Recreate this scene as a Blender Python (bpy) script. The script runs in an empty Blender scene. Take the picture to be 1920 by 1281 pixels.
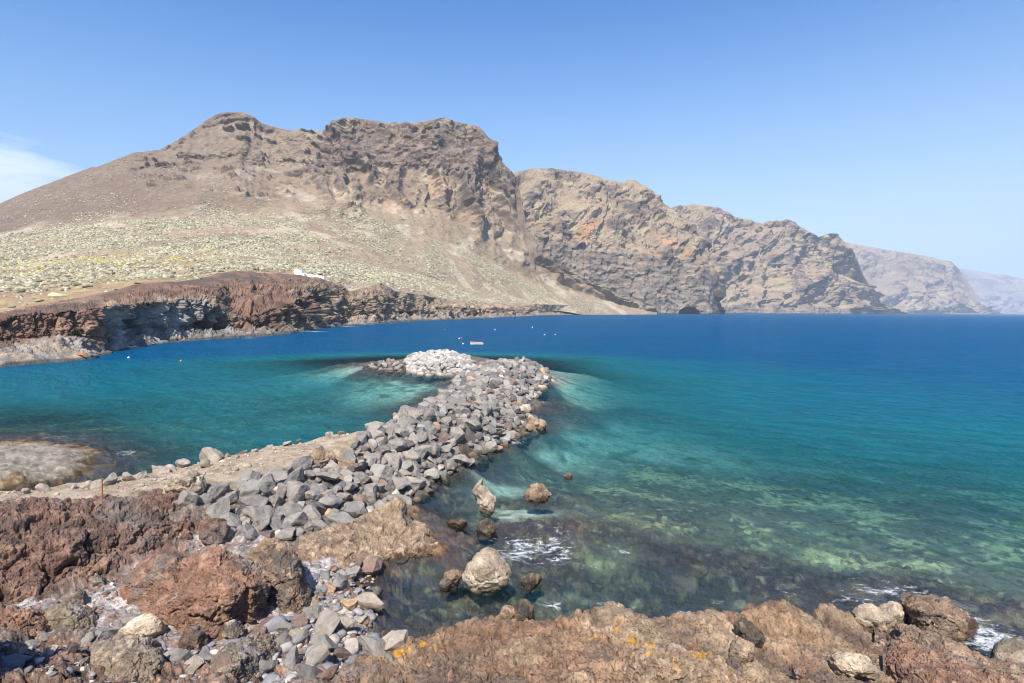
import bpy, bmesh, math, random
import numpy as np
from mathutils import Matrix, Vector
R = math.radians
random.seed(7); RNG = np.random.default_rng(11)
S = bpy.context.scene
COL = S.collection

# ------------------------------------------------------------------ camera
F = 1067.0; PITCH = 3.32; ROLL = 0.573; CAMZ = 10.0
cam_d = bpy.data.cameras.new('camera'); cam = bpy.data.objects.new('camera', cam_d); COL.objects.link(cam)
cam_d.sensor_width = 36.0; cam_d.lens = 36.0 * F / 1920.0; cam_d.clip_start = 0.2; cam_d.clip_end = 60000
CM = Matrix.Rotation(R(90 - PITCH), 4, 'X') @ Matrix.Rotation(R(ROLL), 4, 'Z')
cam.matrix_world = Matrix.Translation((0, 0, CAMZ)) @ CM
S.camera = cam
M3 = np.array(CM.to_3x3())

# ------------------------------------------------------------------ light, sky, exposure
SUN_EL, SUN_AZ = 52.0, 192.0        # azimuth clockwise from +Y: the sun stands behind the camera, a little left
w = bpy.data.worlds.new('World'); S.world = w; w.use_nodes = True
nt = w.node_tree; nt.nodes.clear()
wo = nt.nodes.new('ShaderNodeOutputWorld'); bg = nt.nodes.new('ShaderNodeBackground'); sky = nt.nodes.new('ShaderNodeTexSky')
sky.sky_type = 'NISHITA'; sky.sun_disc = False; sky.sun_elevation = R(SUN_EL); sky.sun_rotation = R(SUN_AZ)
sky.air_density = 1.0; sky.dust_density = 1.2; sky.ozone_density = 3.5; sky.altitude = 0
bg.inputs['Strength'].default_value = 0.125
hs = nt.nodes.new('ShaderNodeHueSaturation'); hs.inputs['Saturation'].default_value = 1.62; hs.inputs['Hue'].default_value = 0.507
nt.links.new(sky.outputs[0], hs.inputs['Color']); 
tcw = nt.nodes.new('ShaderNodeTexCoord'); sx = nt.nodes.new('ShaderNodeSeparateXYZ'); nt.links.new(tcw.outputs['Generated'], sx.inputs[0])
def wm(op, a, b=0.0, clamp=False):         # low white cloud bank in the far left of the sky
    n = nt.nodes.new('ShaderNodeMath'); n.operation = op; n.use_clamp = clamp
    for i, v in ((0, a), (1, b)):
        if isinstance(v, bpy.types.NodeSocket): nt.links.new(v, n.inputs[i])
        else: n.inputs[i].default_value = v
    return n.outputs[0]
az = wm('ARCTAN2', sx.outputs[0], sx.outputs[1])
cmap = nt.nodes.new('ShaderNodeMapping'); cmap.inputs['Scale'].default_value = (3.0, 3.0, 14.0); nt.links.new(tcw.outputs['Generated'], cmap.inputs[0])
cn = nt.nodes.new('ShaderNodeTexNoise'); cn.inputs['Scale'].default_value = 2.2; cn.inputs['Detail'].default_value = 7; cn.inputs['Roughness'].default_value = .55; nt.links.new(cmap.outputs[0], cn.inputs['Vector'])
ea = wm('DIVIDE', wm('ADD', az, .80), .19); ee = wm('DIVIDE', wm('SUBTRACT', sx.outputs[2], .125), .10)
cm_ = wm('SUBTRACT', 1.0, wm('ADD', wm('MULTIPLY', ea, ea), wm('MULTIPLY', ee, ee)))
cm_ = wm('MULTIPLY', wm('ADD', cm_, wm('MULTIPLY', wm('SUBTRACT', cn.outputs['Fac'], .5), 2.6)), 1.3, True)
cmx = nt.nodes.new('ShaderNodeMix'); cmx.data_type = 'RGBA'; nt.links.new(wm('MULTIPLY', cm_, .95), cmx.inputs[0]); nt.links.new(hs.outputs[0], cmx.inputs[6]); cmx.inputs[7].default_value = (7.2, 7.4, 7.7, 1)
hq = wm('DIVIDE', sx.outputs[2], .315); hf_ = wm('POWER', 2.718, wm('MULTIPLY', wm('MULTIPLY', hq, hq), -1.0)); hf_ = wm('MULTIPLY', hf_, wm('ADD', .90, wm('MULTIPLY', az, .20)), True)   # pale air low over the sea, paler to the right
hmx = nt.nodes.new('ShaderNodeMix'); hmx.data_type = 'RGBA'; nt.links.new(hf_, hmx.inputs[0]); nt.links.new(cmx.outputs[2], hmx.inputs[6]); hmx.inputs[7].default_value = (3.4, 4.45, 5.5, 1)
nt.links.new(hmx.outputs[2], bg.inputs[0]); nt.links.new(bg.outputs[0], wo.inputs[0])
sd = bpy.data.lights.new('sun', 'SUN'); sd.energy = 5.0; sd.angle = R(0.5); sd.color = (1, 0.95, 0.87)
so = bpy.data.objects.new('sun', sd); COL.objects.link(so)
sv = Vector((math.sin(R(SUN_AZ)) * math.cos(R(SUN_EL)), math.cos(R(SUN_AZ)) * math.cos(R(SUN_EL)), math.sin(R(SUN_EL))))
so.rotation_euler = sv.to_track_quat('Z', 'Y').to_euler(); so.location = (0, -30, 60)
S.view_settings.view_transform = 'Standard'; S.view_settings.look = 'None'; S.view_settings.exposure = 0.68; S.view_settings.gamma = 1
S.render.engine = 'CYCLES'; S.cycles.max_bounces = 6; S.cycles.transparent_max_bounces = 12
S.cycles.volume_bounces = 0; S.cycles.use_denoising = True; S.cycles.filter_width = 1.1
S.cycles.sample_clamp_indirect = 4.0

# ------------------------------------------------------------------ helpers: pixel rays, noise, meshes
def ray(px, py):
    px = np.asarray(px, float); py = np.asarray(py, float)
    d = np.stack([(px - 960) / F, -(py - 640.5) / F, -np.ones_like(px)], -1)
    return d @ M3.T
def on_z(px, py, z):                      # the place at height z seen in that direction
    d = ray(px, py); t = (np.asarray(z, float) - CAMZ) / d[..., 2]
    return d * t[..., None] + np.array([0, 0, CAMZ])
def at_y(px, py, y):                      # the place at distance y
    d = ray(px, py); t = np.asarray(y, float) / d[..., 1]
    return d * t[..., None] + np.array([0, 0, CAMZ])
def to_px(P):
    q = (np.asarray(P, float) - np.array([0, 0, CAMZ])) @ M3
    return np.stack([960 + F * q[..., 0] / -q[..., 2], 640.5 - F * q[..., 1] / -q[..., 2]], -1)

def _h(i, j, k, seed):
    n = (i.astype(np.uint32) * np.uint32(374761393)) ^ (j.astype(np.uint32) * np.uint32(668265263)) ^ (k.astype(np.uint32) * np.uint32(2147483647)) ^ np.uint32(seed * 144269 & 0xffffffff)
    n = (n ^ (n >> np.uint32(13))) * np.uint32(1274126177)
    n = (n ^ (n >> np.uint32(15))) * np.uint32(2246822519)
    return n ^ (n >> np.uint32(16))
_G = RNG.normal(size=(256, 3)).astype(np.float32); _G /= np.linalg.norm(_G, axis=1)[:, None]
def _pn(P, seed):
    P = P.astype(np.float32); I = np.floor(P); f = P - I; I = I.astype(np.int64)
    u = f * f * f * (f * (f * 6 - 15) + 10)
    out = np.zeros(len(P), np.float32)
    for a in (0, 1):
        wa = u[:, 0] if a else 1 - u[:, 0]
        for b in (0, 1):
            wb = wa * (u[:, 1] if b else 1 - u[:, 1])
            for c in (0, 1):
                wc = wb * (u[:, 2] if c else 1 - u[:, 2])
                g = _G[_h(I[:, 0] + a, I[:, 1] + b, I[:, 2] + c, seed) & np.uint32(255)]
                out += wc * (g[:, 0] * (f[:, 0] - a) + g[:, 1] * (f[:, 1] - b) + g[:, 2] * (f[:, 2] - c))
    return out * 1.5
def pn(P, scale, seed=0):
    P = np.asarray(P, np.float64); sh = P.shape[:-1]; Q = P.reshape(-1, 3) / scale
    out = np.empty(len(Q), np.float32)
    for i in range(0, len(Q), 200000): out[i:i + 200000] = _pn(Q[i:i + 200000] + 517.3, seed)
    return out.reshape(sh)
def fbm(P, scale, oct=4, seed=0, gain=0.5):
    s = 0; a = 1
    for o in range(oct): s = s + a * pn(P, scale / 2 ** o, seed + o); a *= gain
    return s
def ridged(P, scale, oct=3, seed=0, gain=0.5):       # crests are sharp, about 0..1
    s = 0; a = 1; t = 0
    for o in range(oct): s = s + a * (1 - np.abs(pn(P, scale / 2 ** o, seed + o)) * 2.2); t += a; a *= gain
    return s / t
def billow(P, scale, oct=3, seed=0, gain=0.5): return 1 - ridged(P, scale, oct, seed, gain)
def worley(P, scale, seed=0):              # nearest and second nearest cell point, random number of the cell
    P = np.asarray(P, np.float64); sh = P.shape[:-1]; Q = P.reshape(-1, 3) / scale + 311.7
    o1 = np.empty(len(Q), np.float32); o2 = o1.copy(); oid = o1.copy()
    for s0 in range(0, len(Q), 200000):
        q = Q[s0:s0 + 200000]; I = np.floor(q).astype(np.int64); f = (q - I).astype(np.float32)
        a1 = np.full(len(q), 9, np.float32); a2 = a1.copy(); ai = np.zeros(len(q), np.float32)
        for a in (-1, 0, 1):
            for b in (-1, 0, 1):
                for c in (-1, 0, 1):
                    h = _h(I[:, 0] + a, I[:, 1] + b, I[:, 2] + c, seed)
                    dx = a + (h & np.uint32(1023)).astype(np.float32) / 1023 - f[:, 0]
                    dy = b + ((h >> np.uint32(10)) & np.uint32(1023)).astype(np.float32) / 1023 - f[:, 1]
                    dz = c + ((h >> np.uint32(20)) & np.uint32(1023)).astype(np.float32) / 1023 - f[:, 2]
                    d = dx * dx + dy * dy + dz * dz
                    n1 = d < a1; a2 = np.where(n1, a1, np.minimum(a2, d)); ai = np.where(n1, ((h * np.uint32(40503)) >> np.uint32(16)).astype(np.float32) / 65535, ai); a1 = np.where(n1, d, a1)
        o1[s0:s0 + 200000] = np.sqrt(a1); o2[s0:s0 + 200000] = np.sqrt(a2); oid[s0:s0 + 200000] = ai
    return o1.reshape(sh), o2.reshape(sh), oid.reshape(sh)
def sm(x, a, b):
    t = np.clip((x - a) / (b - a), 0, 1); return t * t * (3 - 2 * t)
def lerp(a, b, t): return a + (b - a) * t
def mixc(c, d, t): return c + (np.asarray(d, float) - c) * np.asarray(t)[..., None]

def tag(o, label=None, cat=None, group=None, kind=None):
    if label: o['label'] = label
    if cat: o['category'] = cat
    if group: o['group'] = group
    if kind: o['kind'] = kind
    return o
def raw_mesh(name, V, faces, col=None, smooth=True, attrs=None):
    V = np.asarray(V, np.float32).reshape(-1, 3); faces = np.asarray(faces, np.int32)
    me = bpy.data.meshes.new(name); k = faces.shape[1]
    me.vertices.add(len(V)); me.vertices.foreach_set('co', V.ravel())
    me.loops.add(faces.size); me.loops.foreach_set('vertex_index', faces.ravel())
    me.polygons.add(len(faces)); me.polygons.foreach_set('loop_start', np.arange(0, faces.size, k, dtype=np.int32))
    me.polygons.foreach_set('use_smooth', np.full(len(faces), smooth))
    me.update(calc_edges=True)
    if col is not None:
        c = np.ones((len(V), 4), np.float32); c[:, :3] = np.asarray(col).reshape(-1, 3)
        a = me.attributes.new('Col', 'FLOAT_COLOR', 'POINT'); a.data.foreach_set('color', c.ravel())
    for n, v in (attrs or {}).items():
        a = me.attributes.new(n, 'FLOAT', 'POINT'); a.data.foreach_set('value', np.asarray(v, np.float32).ravel())
    return me
def link(name, me, mat=None, parent=None):
    o = bpy.data.objects.new(name, me); COL.objects.link(o)
    if mat: me.materials.append(mat)
    if parent: o.parent = parent
    return o
def grid_faces(nr, nc, keep=None):
    i = np.arange(nr * nc).reshape(nr, nc)
    f = np.stack([i[:-1, :-1], i[:-1, 1:], i[1:, 1:], i[1:, :-1]], -1).reshape(-1, 4)
    if keep is not None:
        k = keep[:-1, :-1] | keep[:-1, 1:] | keep[1:, 1:] | keep[1:, :-1]
        f = f[k.ravel()]
    return f
def compact(V, f, *arrs):
    used = np.zeros(len(V), bool); used[f.ravel()] = True
    m = np.cumsum(used) - 1
    return (V[used], m[f]) + tuple(a[used] for a in arrs)
def grid_normals(P):
    du = np.gradient(P, axis=1); dv = np.gradient(P, axis=0)
    n = np.cross(du, dv); return n / (np.linalg.norm(n, axis=-1, keepdims=True) + 1e-9)

# ------------------------------------------------------------------ materials
class MB:
    def __init__(s, name):
        s.m = bpy.data.materials.new(name); s.m.use_nodes = True; s.t = s.m.node_tree; s.t.nodes.clear()
        s.out = s.n('ShaderNodeOutputMaterial')
    def n(s, typ, ins=None, **kw):
        nd = s.t.nodes.new(typ)
        for k, v in kw.items(): setattr(nd, k, v)
        for k, v in (ins or {}).items(): s.put(nd, k, v)
        return nd
    def put(s, nd, k, v):
        if isinstance(v, bpy.types.NodeSocket): s.t.links.new(v, nd.inputs[k])
        else: nd.inputs[k].default_value = v
    def math(s, op, a, b=0.0, clamp=False):
        nd = s.n('ShaderNodeMath', {0: a, 1: b}, operation=op); nd.use_clamp = clamp; return nd.outputs[0]
    def noise(s, vec, scale, detail=4, rough=0.55, dist=0.0):
        return s.n('ShaderNodeTexNoise', {'Vector': vec, 'Scale': scale, 'Detail': detail, 'Roughness': rough, 'Distortion': dist}).outputs['Fac']
    def ramp(s, fac, *stops):
        nd = s.n('ShaderNodeValToRGB', {'Fac': fac}); e = nd.color_ramp.elements
        while len(e) < len(stops): e.new(0.5)
        for q, (p, c) in zip(e, stops):
            q.position = p; q.color = (c, c, c, 1) if not hasattr(c, '__len__') else (*c, 1)
        return nd.outputs[0]
    def mix(s, fac, a, b, mode='MIX'):
        nd = s.n('ShaderNodeMix', data_type='RGBA', blend_type=mode)
        for i, v in ((0, fac), (6, a), (7, b)):
            if isinstance(v, bpy.types.NodeSocket): s.t.links.new(v, nd.inputs[i])
            else: nd.inputs[i].default_value = v if not hasattr(v, '__len__') or len(v) == 4 else (*v, 1)
        return nd.outputs[2]
    def surf(s, sh): s.t.links.new(sh, s.out.inputs['Surface']); return s.m
def rock_mat(name, scale, bump=0.5, dist=0.1, vary=0.35, rough=0.92, rand=0.0, base=None, speck=None, pits=0.0, tint=None, wet=False):
    """Weathered stone: the mesh colour (or BASE), broken up by noise at SCALE (metres), with bump."""
    b = MB(name); co = b.n('ShaderNodeNewGeometry').outputs['Position'] if base is None else b.n('ShaderNodeTexCoord').outputs['Object']
    c = b.n('ShaderNodeAttribute', attribute_name='Col').outputs['Color'] if base is None else None
    oi = b.n('ShaderNodeObjectInfo').outputs['Random']
    if c is None:
        e = b.n('ShaderNodeValToRGB', {'Fac': oi}); e.color_ramp.interpolation = 'LINEAR'
        el = e.color_ramp.elements
        while len(el) < len(base): el.new(0.5)
        for i, q in enumerate(base): el[i].position = i / (len(base) - 1); el[i].color = (*q, 1)
        c = e.outputs[0]
    n1 = b.noise(co, 1 / scale, 6, 0.6); n2 = b.noise(co, 6 / scale, 4, 0.6)
    v = b.ramp(n1, (0.3, 1 - vary), (0.7, 1 + vary)); v2 = b.ramp(n2, (0.3, 1 - vary * .7), (0.7, 1 + vary * .7))
    c = b.mix(1.0, c, v, 'MULTIPLY'); c = b.mix(1.0, c, v2, 'MULTIPLY')
    if tint:
        c = b.mix(b.ramp(b.noise(co, .45 / scale, 5, .6, .6), (.5, 0), (.66, .75)), c, (*tint, 1))
    if speck:
        k = b.noise(co, 9 / scale, 2, .5); k = b.ramp(k, (.62, 0), (.7, 1)); c = b.mix(k, c, (*speck, 1))
    if wet:
        pz = b.n('ShaderNodeSeparateXYZ', {0: b.n('ShaderNodeNewGeometry').outputs['Position']}).outputs[2]
        wk = b.ramp(b.math('ADD', pz, b.math('MULTIPLY', n1, .25)), (.22, 1), (.48, 0)); c = b.mix(wk, c, b.mix(1.0, c, (.36, .30, .23, 1), 'MULTIPLY'))
    h = b.math('ADD', n1, b.math('MULTIPLY', n2, 0.35))
    n3 = b.noise(co, 22 / scale, 3, 0.6); h = b.math('ADD', h, b.math('MULTIPLY', n3, 0.12))
    if pits:
        vo = b.n('ShaderNodeTexVoronoi', {'Vector': co, 'Scale': 6 / scale}).outputs['Distance']
        h = b.math('ADD', h, b.math('MULTIPLY', b.ramp(vo, (0.05, 0), (.4, 1)), pits))
    bp = b.n('ShaderNodeBump', {'Strength': bump, 'Distance': dist, 'Height': h})
    pr = b.n('ShaderNodeBsdfPrincipled', {'Base Color': c, 'Roughness': rough, 'Normal': bp.outputs[0], 'Specular IOR Level': 0.25})
    return b.surf(pr.outputs[0])
def plain_mat(name, col, rough=0.6, vary=0.12, scale=0.4, bump=0.15, metallic=0.0):
    b = MB(name); co = b.n('ShaderNodeTexCoord').outputs['Object']
    n1 = b.noise(co, 1 / scale, 5, .6)
    c = b.mix(1.0, (*col, 1), b.ramp(n1, (.3, 1 - vary), (.7, 1 + vary)), 'MULTIPLY')
    bp = b.n('ShaderNodeBump', {'Strength': bump, 'Distance': .02, 'Height': n1})
    return b.surf(b.n('ShaderNodeBsdfPrincipled', {'Base Color': c, 'Roughness': rough, 'Metallic': metallic, 'Normal': bp.outputs[0]}).outputs[0])

M_near = rock_mat('shore_rock', 0.40, 1.0, 0.10, 0.34, pits=.32)
M_hill = rock_mat('mountain_rock', 9.0, 0.6, 1.2, 0.22)
M_far = rock_mat('far_cliff_rock', 40.0, 0.6, 6.0, 0.2)
M_head = rock_mat('headland_rock', 3.0, 0.7, 0.5, 0.28)

# ------------------------------------------------------------------ near shore: control points (px, py, height, class)
P_, G_, R_, T_, K_, L_, D_, S_, N_ = range(9)   # path, gravel, red soil, tan rock, rubble bed, pale shelf, dark seabed, sand, mottled seabed
CP = []
def cp(cls, *pts):
    for x, y, z in pts: CP.append((*on_z(x, y, z), cls))
def cw(cls, *pts):
    for p in pts: CP.append((*p, cls))
# the path on the jetty and its drop to the bay
cp(P_, (450, 900, 2.15), (560, 873, 2.2), (640, 848, 2.3), (370, 922, 2.15), (-300, 960, 2.6), (0, 929, 2.4), (0, 938, 2.4), (130, 912, 2.3), (130, 935, 2.35), (230, 900, 2.3), (230, 925, 2.3), (320, 885, 2.25), (320, 908, 2.25),
   (400, 866, 2.25), (420, 886, 2.25), (500, 845, 2.3), (520, 862, 2.3), (600, 826, 2.4), (610, 842, 2.4), (670, 814, 2.5), (680, 826, 2.5))
for x, y, z in ((-300, 945, 2.4), (0, 922, 2.3), (130, 906, 2.2), (230, 893, 2.15), (320, 878, 2.1), (400, 859, 2.1), (500, 838, 2.2), (600, 820, 2.3), (670, 809, 2.4), (740, 783, 2.5), (800, 755, 2.5)):
    p = on_z(x, y, z); n = np.array([-.55, .83, 0])
    cw(P_ if x < 690 else K_, (p[0], p[1], z))
    for dd, zz, cl in ((1.4, .5, K_), (2.6, -.5, D_), (6, -2.2 if x > 150 else -.6, D_)):
        if x < -50 and dd > 3: continue
        q = p + n * dd; cw(cl, (q[0], q[1], zz))
# rubble slope and jetty head
cp(K_, (365, 945, 1.9), (450, 918, 1.9), (560, 890, 1.9), (650, 860, 2.0), (710, 812, 2.4), (760, 780, 2.4), (830, 740, 2.3), (880, 720, 2.1), (930, 700, 2.0), (990, 679, 2.1), (910, 684, 1.9),
   (900, 760, 2.2), (960, 720, 2.1), (970, 690, 2.1), (870, 790, 2.2), (800, 820, 1.9), (700, 880, 1.5), (600, 920, 1.4), (500, 950, 1.4), (420, 960, 1.5), (390, 930, 1.9),
   (1018, 700, 0.05), (1022, 722, .0), (995, 748, .0), (985, 775, 0), (1015, 790, .3), (1010, 806, 0.0), (960, 827, 0), (925, 848, 0), (880, 868, 0), (830, 897, 0), (795, 922, 0), (760, 940, .1),
   (700, 962, .5), (640, 985, .75), (560, 1003, .9), (480, 1008, 1.0), (400, 992, 1.2), (835, 737, .4), (850, 713, 0), (880, 702, 0), (890, 690, .8))
cp(K_, (770, 675, .2), (800, 664, 1.8), (830, 661, 2.2), (865, 672, 1.8), (885, 685, 1.2), (760, 694, 0), (800, 700, 0), (850, 702, 0), (700, 690, .0), (735, 690, .1), (840, 685, 1.2), (790, 685, .9))
# bay (left of the jetty)
cp(D_, (640, 682, -.5), (680, 700, -.5), (740, 706, -.6), (800, 712, -.8), (835, 722, -1.0), (800, 760, -1.6), (700, 800, -2.0), (820, 745, -1.4), (600, 815, -2.4), (480, 830, -2.8), (300, 850, -3), (240, 860, -1.8), (220, 870, -1.2))
cp(S_, (660, 672, -1.6), (740, 667, -1.8), (900, 668, -1.8), (960, 668, -2.2), (600, 690, -1.8), (640, 705, -1.5), (720, 725, -1.4), (760, 738, -1.6), (790, 728, -1.3), (680, 745, -2.0), (600, 720, -2.4))
cp(N_, (500, 760, -3.6), (600, 770, -3.4), (350, 770, -3.8), (450, 700, -4.8), (350, 690, -5.2), (200, 730, -5), (60, 760, -5), (100, 790, -4.5), (250, 800, -4), (400, 800, -3.4), (550, 800, -2.8), (600, 650, -7), (800, 640, -9), (500, 660, -7))
cp(S_, (560, 668, -4.5), (480, 676, -6), (760, 656, -5.5), (900, 657, -5.5), (980, 655, -7), (420, 668, -7), (640, 662, -4), (700, 655, -6), (840, 652, -7), (560, 684, -4), (420, 690, -5.5), (300, 680, -6.5), (180, 700, -5.5))
# wave-cut platform
cp(L_, (-300, 870, .6), (0, 845, .5), (0, 870, .55), (0, 895, .5), (60, 840, .4), (100, 850, .45), (140, 850, .35), (130, 872, .4), (100, 888, .3), (60, 870, .6))
cp(D_, (0, 826, -.8), (80, 826, -.25), (150, 832, .03), (180, 842, .06), (190, 858, .08), (200, 870, .0), (170, 868, .12), (150, 885, .1), (110, 902, .08), (60, 913, .0), (20, 918, .05), (230, 840, -1.6), (215, 855, -.4), (150, 815, -2), (0, 812, -2.5), (150, 900, -.3))
# red outcrop bank base / gravel bay
cp(R_, (0, 1118, .95), (100, 1102, .9), (200, 1075, .85), (300, 1045, .85), (370, 1010, .95), (-200, 1160, 1.2), (-200, 985, 2.3), (0, 955, 2.3), (100, 950, 2.3), (200, 945, 2.2), (300, 930, 2.1))
cp(G_, (100, 1150, .95), (200, 1120, .9), (300, 1060, .85), (380, 1025, .85), (450, 1018, .85), (520, 1015, .8), (60, 1140, 1.0), (240, 1160, .9), (270, 1190, 1.0), (330, 1215, 1.1), (420, 1225, 1.1), (500, 1210, 1.05))
cp(R_, (0, 1180, 1.15), (100, 1210, 1.25), (0, 1240, 1.7), (130, 1270, 1.9), (250, 1281, 1.8), (200, 1230, 1.35), (350, 1281, 1.8), (0, 1300, 2.5), (200, 1320, 2.5), (450, 1270, 1.6), (-250, 1281, 2.8))
cp(G_, (550, 1160, .9), (560, 1215, 1.1), (600, 1250, 1.3), (520, 1281, 1.9), (620, 1150, .55), (660, 1190, .5), (650, 1230, .8), (700, 1220, .5), (560, 1080, .9), (600, 1060, .7), (690, 1150, .25))
cp(T_, (600, 1020, .8), (650, 1010, .7), (720, 1000, .5), (790, 1000, .25), (820, 1030, .12), (740, 1030, .2), (660, 1045, .45), (780, 950, .1), (700, 1075, .15), (660, 1100, .35), (840, 1050, -.15))
# tide pool and drowned rocks
cp(D_, (760, 1060, -.4), (720, 1130, -.3), (760, 1120, -.6), (740, 1170, -.45), (800, 1150, -.65), (720, 1190, -.2), (780, 1185, -.5), (850, 1140, -.7), (900, 1060, -.7), (830, 1080, -.6), (850, 1090, -.5), (900, 1120, -.6), (880, 1000, -.8), (850, 950, -1.0), (820, 960, -.7), (950, 1000, -.35), (1000, 980, -.25),
   (1050, 990, -.3), (1000, 1040, -.5), (1100, 1000, -.5), (960, 950, -1.2), (1020, 930, -1.2), (1050, 1090, -.7), (1100, 1120, -.8), (1200, 1100, -.7), (1300, 1060, -.6), (1400, 1060, -.7), (1380, 1100, -.7), (1500, 1100, -.8),
   (880, 900, -1.6), (960, 860, -1.7), (1000, 830, -1.8), (1040, 770, -1.6), (1010, 750, -1.5), (1100, 790, -1.9), (1200, 775, -3.0), (1330, 765, -4.2), (1200, 1130, -.9), (1340, 1120, -1), (1700, 1100, -.6), (1600, 1110, -.8), (1800, 1160, -.5), (1880, 1190, -.4))
cp(N_, (1000, 900, -2.0), (1150, 920, -1.6), (1200, 960, -1.2), (1300, 950, -1.6), (1300, 1000, -1.0), (1450, 1000, -1.2), (1600, 1000, -1.4), (1750, 1000, -1.7), (1900, 1000, -2.0), (1600, 1060, -1.1), (1750, 1060, -1.2), (1900, 1100, -1.4), (1150, 1050, -.8),
   (1400, 920, -2.4), (1550, 930, -3.0), (1700, 930, -3.2), (1850, 900, -4), (1250, 890, -2.6), (2100, 1000, -3))
cp(S_, (945, 925, -1.3), (1060, 870, -2.4), (1100, 840, -2.4), (1200, 840, -2.8), (1300, 850, -3.2), (1180, 810, -3.0), (1060, 715, -1.4), (1075, 735, -1.5), (1045, 695, -2.2), (1090, 755, -2.4), (960, 960, -1.1), (1100, 700, -2.6), (1040, 668, -2.6))
cp(N_, (1200, 720, -5), (1400, 780, -5), (1500, 850, -4.6), (1700, 830, -6), (1900, 830, -7), (1300, 680, -9), (1600, 700, -12), (1900, 720, -13), (1100, 650, -10), (960, 640, -10))
cp(S_, (1110, 668, -6.5), (1200, 676, -8), (1060, 655, -8), (1140, 690, -5.0), (1300, 660, -11), (1200, 655, -11), (1150, 720, -4.0), (1200, 740, -4.4), (1300, 710, -7), (1060, 676, -4.0), (1020, 664, -5))
# the ledge along the bottom of the picture and its drop to the water
LEDGE = [(590, 1262, 1.7), (640, 1250, 1.9), (690, 1222, 2.0), (760, 1200, 2.2), (830, 1190, 2.3), (870, 1168, 2.4), (950, 1162, 2.5), (1010, 1168, 2.4), (1080, 1150, 2.4), (1140, 1128, 2.4), (1175, 1150, 2.2), (1270, 1158, 2.0), (1330, 1148, 2.0), (1400, 1128, 2.0), (1440, 1118, 2.0),
         (1490, 1138, 1.5), (1540, 1126, 1.1), (1590, 1140, .7), (1640, 1195, .5), (1720, 1215, .6), (1800, 1235, .6), (1880, 1262, .6), (1960, 1290, .6), (2200, 1330, .8)]
LEDGE = [(x, y + 6, z - .1) for x, y, z in LEDGE]
for x, y, z in LEDGE:
    p = on_z(x, y, z); cw(T_, tuple(p)); q = p * 1.0; d = np.array([p[0], p[1], 0]); d /= np.linalg.norm(d)
    for dd, zz in ((.55, z * .45), (1.1, -.35), (2.2, -.55)):
        if x < 760 and dd > 1: continue
        q = p + d * dd; cw(T_ if dd < 1 else D_, (q[0], q[1], max(zz, .3) if x < 760 else zz))
cp(T_, (700, 1281, 2.5), (850, 1230, 2.7), (850, 1281, 3.1), (960, 1200, 2.8), (1000, 1281, 3.4), (1100, 1200, 2.8), (1200, 1281, 3.4), (1200, 1210, 2.7), (1300, 1230, 2.7), (1400, 1281, 2.8), (1400, 1200, 2.2), (1500, 1200, 1.7), (1500, 1260, 2.0), (1580, 1200, 1.0),
   (1600, 1270, 1.7), (1700, 1281, 1.7), (1850, 1300, 1.4), (1000, 1330, 4.2), (1500, 1330, 3.2), (1900, 1400, 3.2), (2200, 1400, 2.2))
cw(T_, (0, 0, 8.2), (0, 3, 7.2), (-4, 2, 7.4), (4, 2, 7.2), (0, 5.5, 5.6), (-6, 5, 5.6), (6, 5.5, 4.8), (-10, 3, 6.6), (12, 5, 4), (-16, 8, 4.6), (9, -6, 8), (-9, -6, 8.2))
CP = np.array(CP)
def uv(x, y):
    yy = np.maximum(y + 9.0, .5)             # log-polar about a point well behind the camera: near and far spacing even out
    return np.stack([np.arctan2(x, yy) * 3.0, np.log(np.hypot(x, yy)) * 3.0], -1)
CUV = uv(CP[:, 0], CP[:, 1])
_n = len(CP)
_A = np.zeros((_n + 1, _n + 1)); _d = np.linalg.norm(CUV[:, None] - CUV[None], axis=-1)
_A[:_n, :_n] = -_d - np.eye(_n) * 0.004; _A[:_n, _n] = 1; _A[_n, :_n] = 1
_W = np.linalg.solve(_A, np.concatenate([CP[:, 2], [0]]))
def base_z(x, y, cls=False):
    sh = np.shape(x); x = np.ravel(x); y = np.ravel(y); z = np.empty(len(x)); c = np.empty((len(x), 9)) if cls else None
    Q = uv(x, y)
    for i in range(0, len(x), 20000):
        d = np.sqrt(((Q[i:i + 20000, None, 0] - CUV[None, :, 0]) ** 2 + (Q[i:i + 20000, None, 1] - CUV[None, :, 1]) ** 2).astype(np.float32))
        z[i:i + 20000] = -d @ _W[:_n] + _W[_n]
        if cls:
            wt = 1 / (d ** 2 + 1e-5) ** 2
            oh = np.eye(9, dtype=np.float32)[CP[:, 3].astype(int)]
            k = wt @ oh; c[i:i + 20000] = k / k.sum(1, keepdims=True)
    r = np.hypot(x, y)
    z = lerp(z, np.minimum(z, -11.0), sm(r, 108, 150))
    return (z.reshape(sh), c.reshape(*sh, 9)) if cls else z.reshape(sh)

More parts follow.
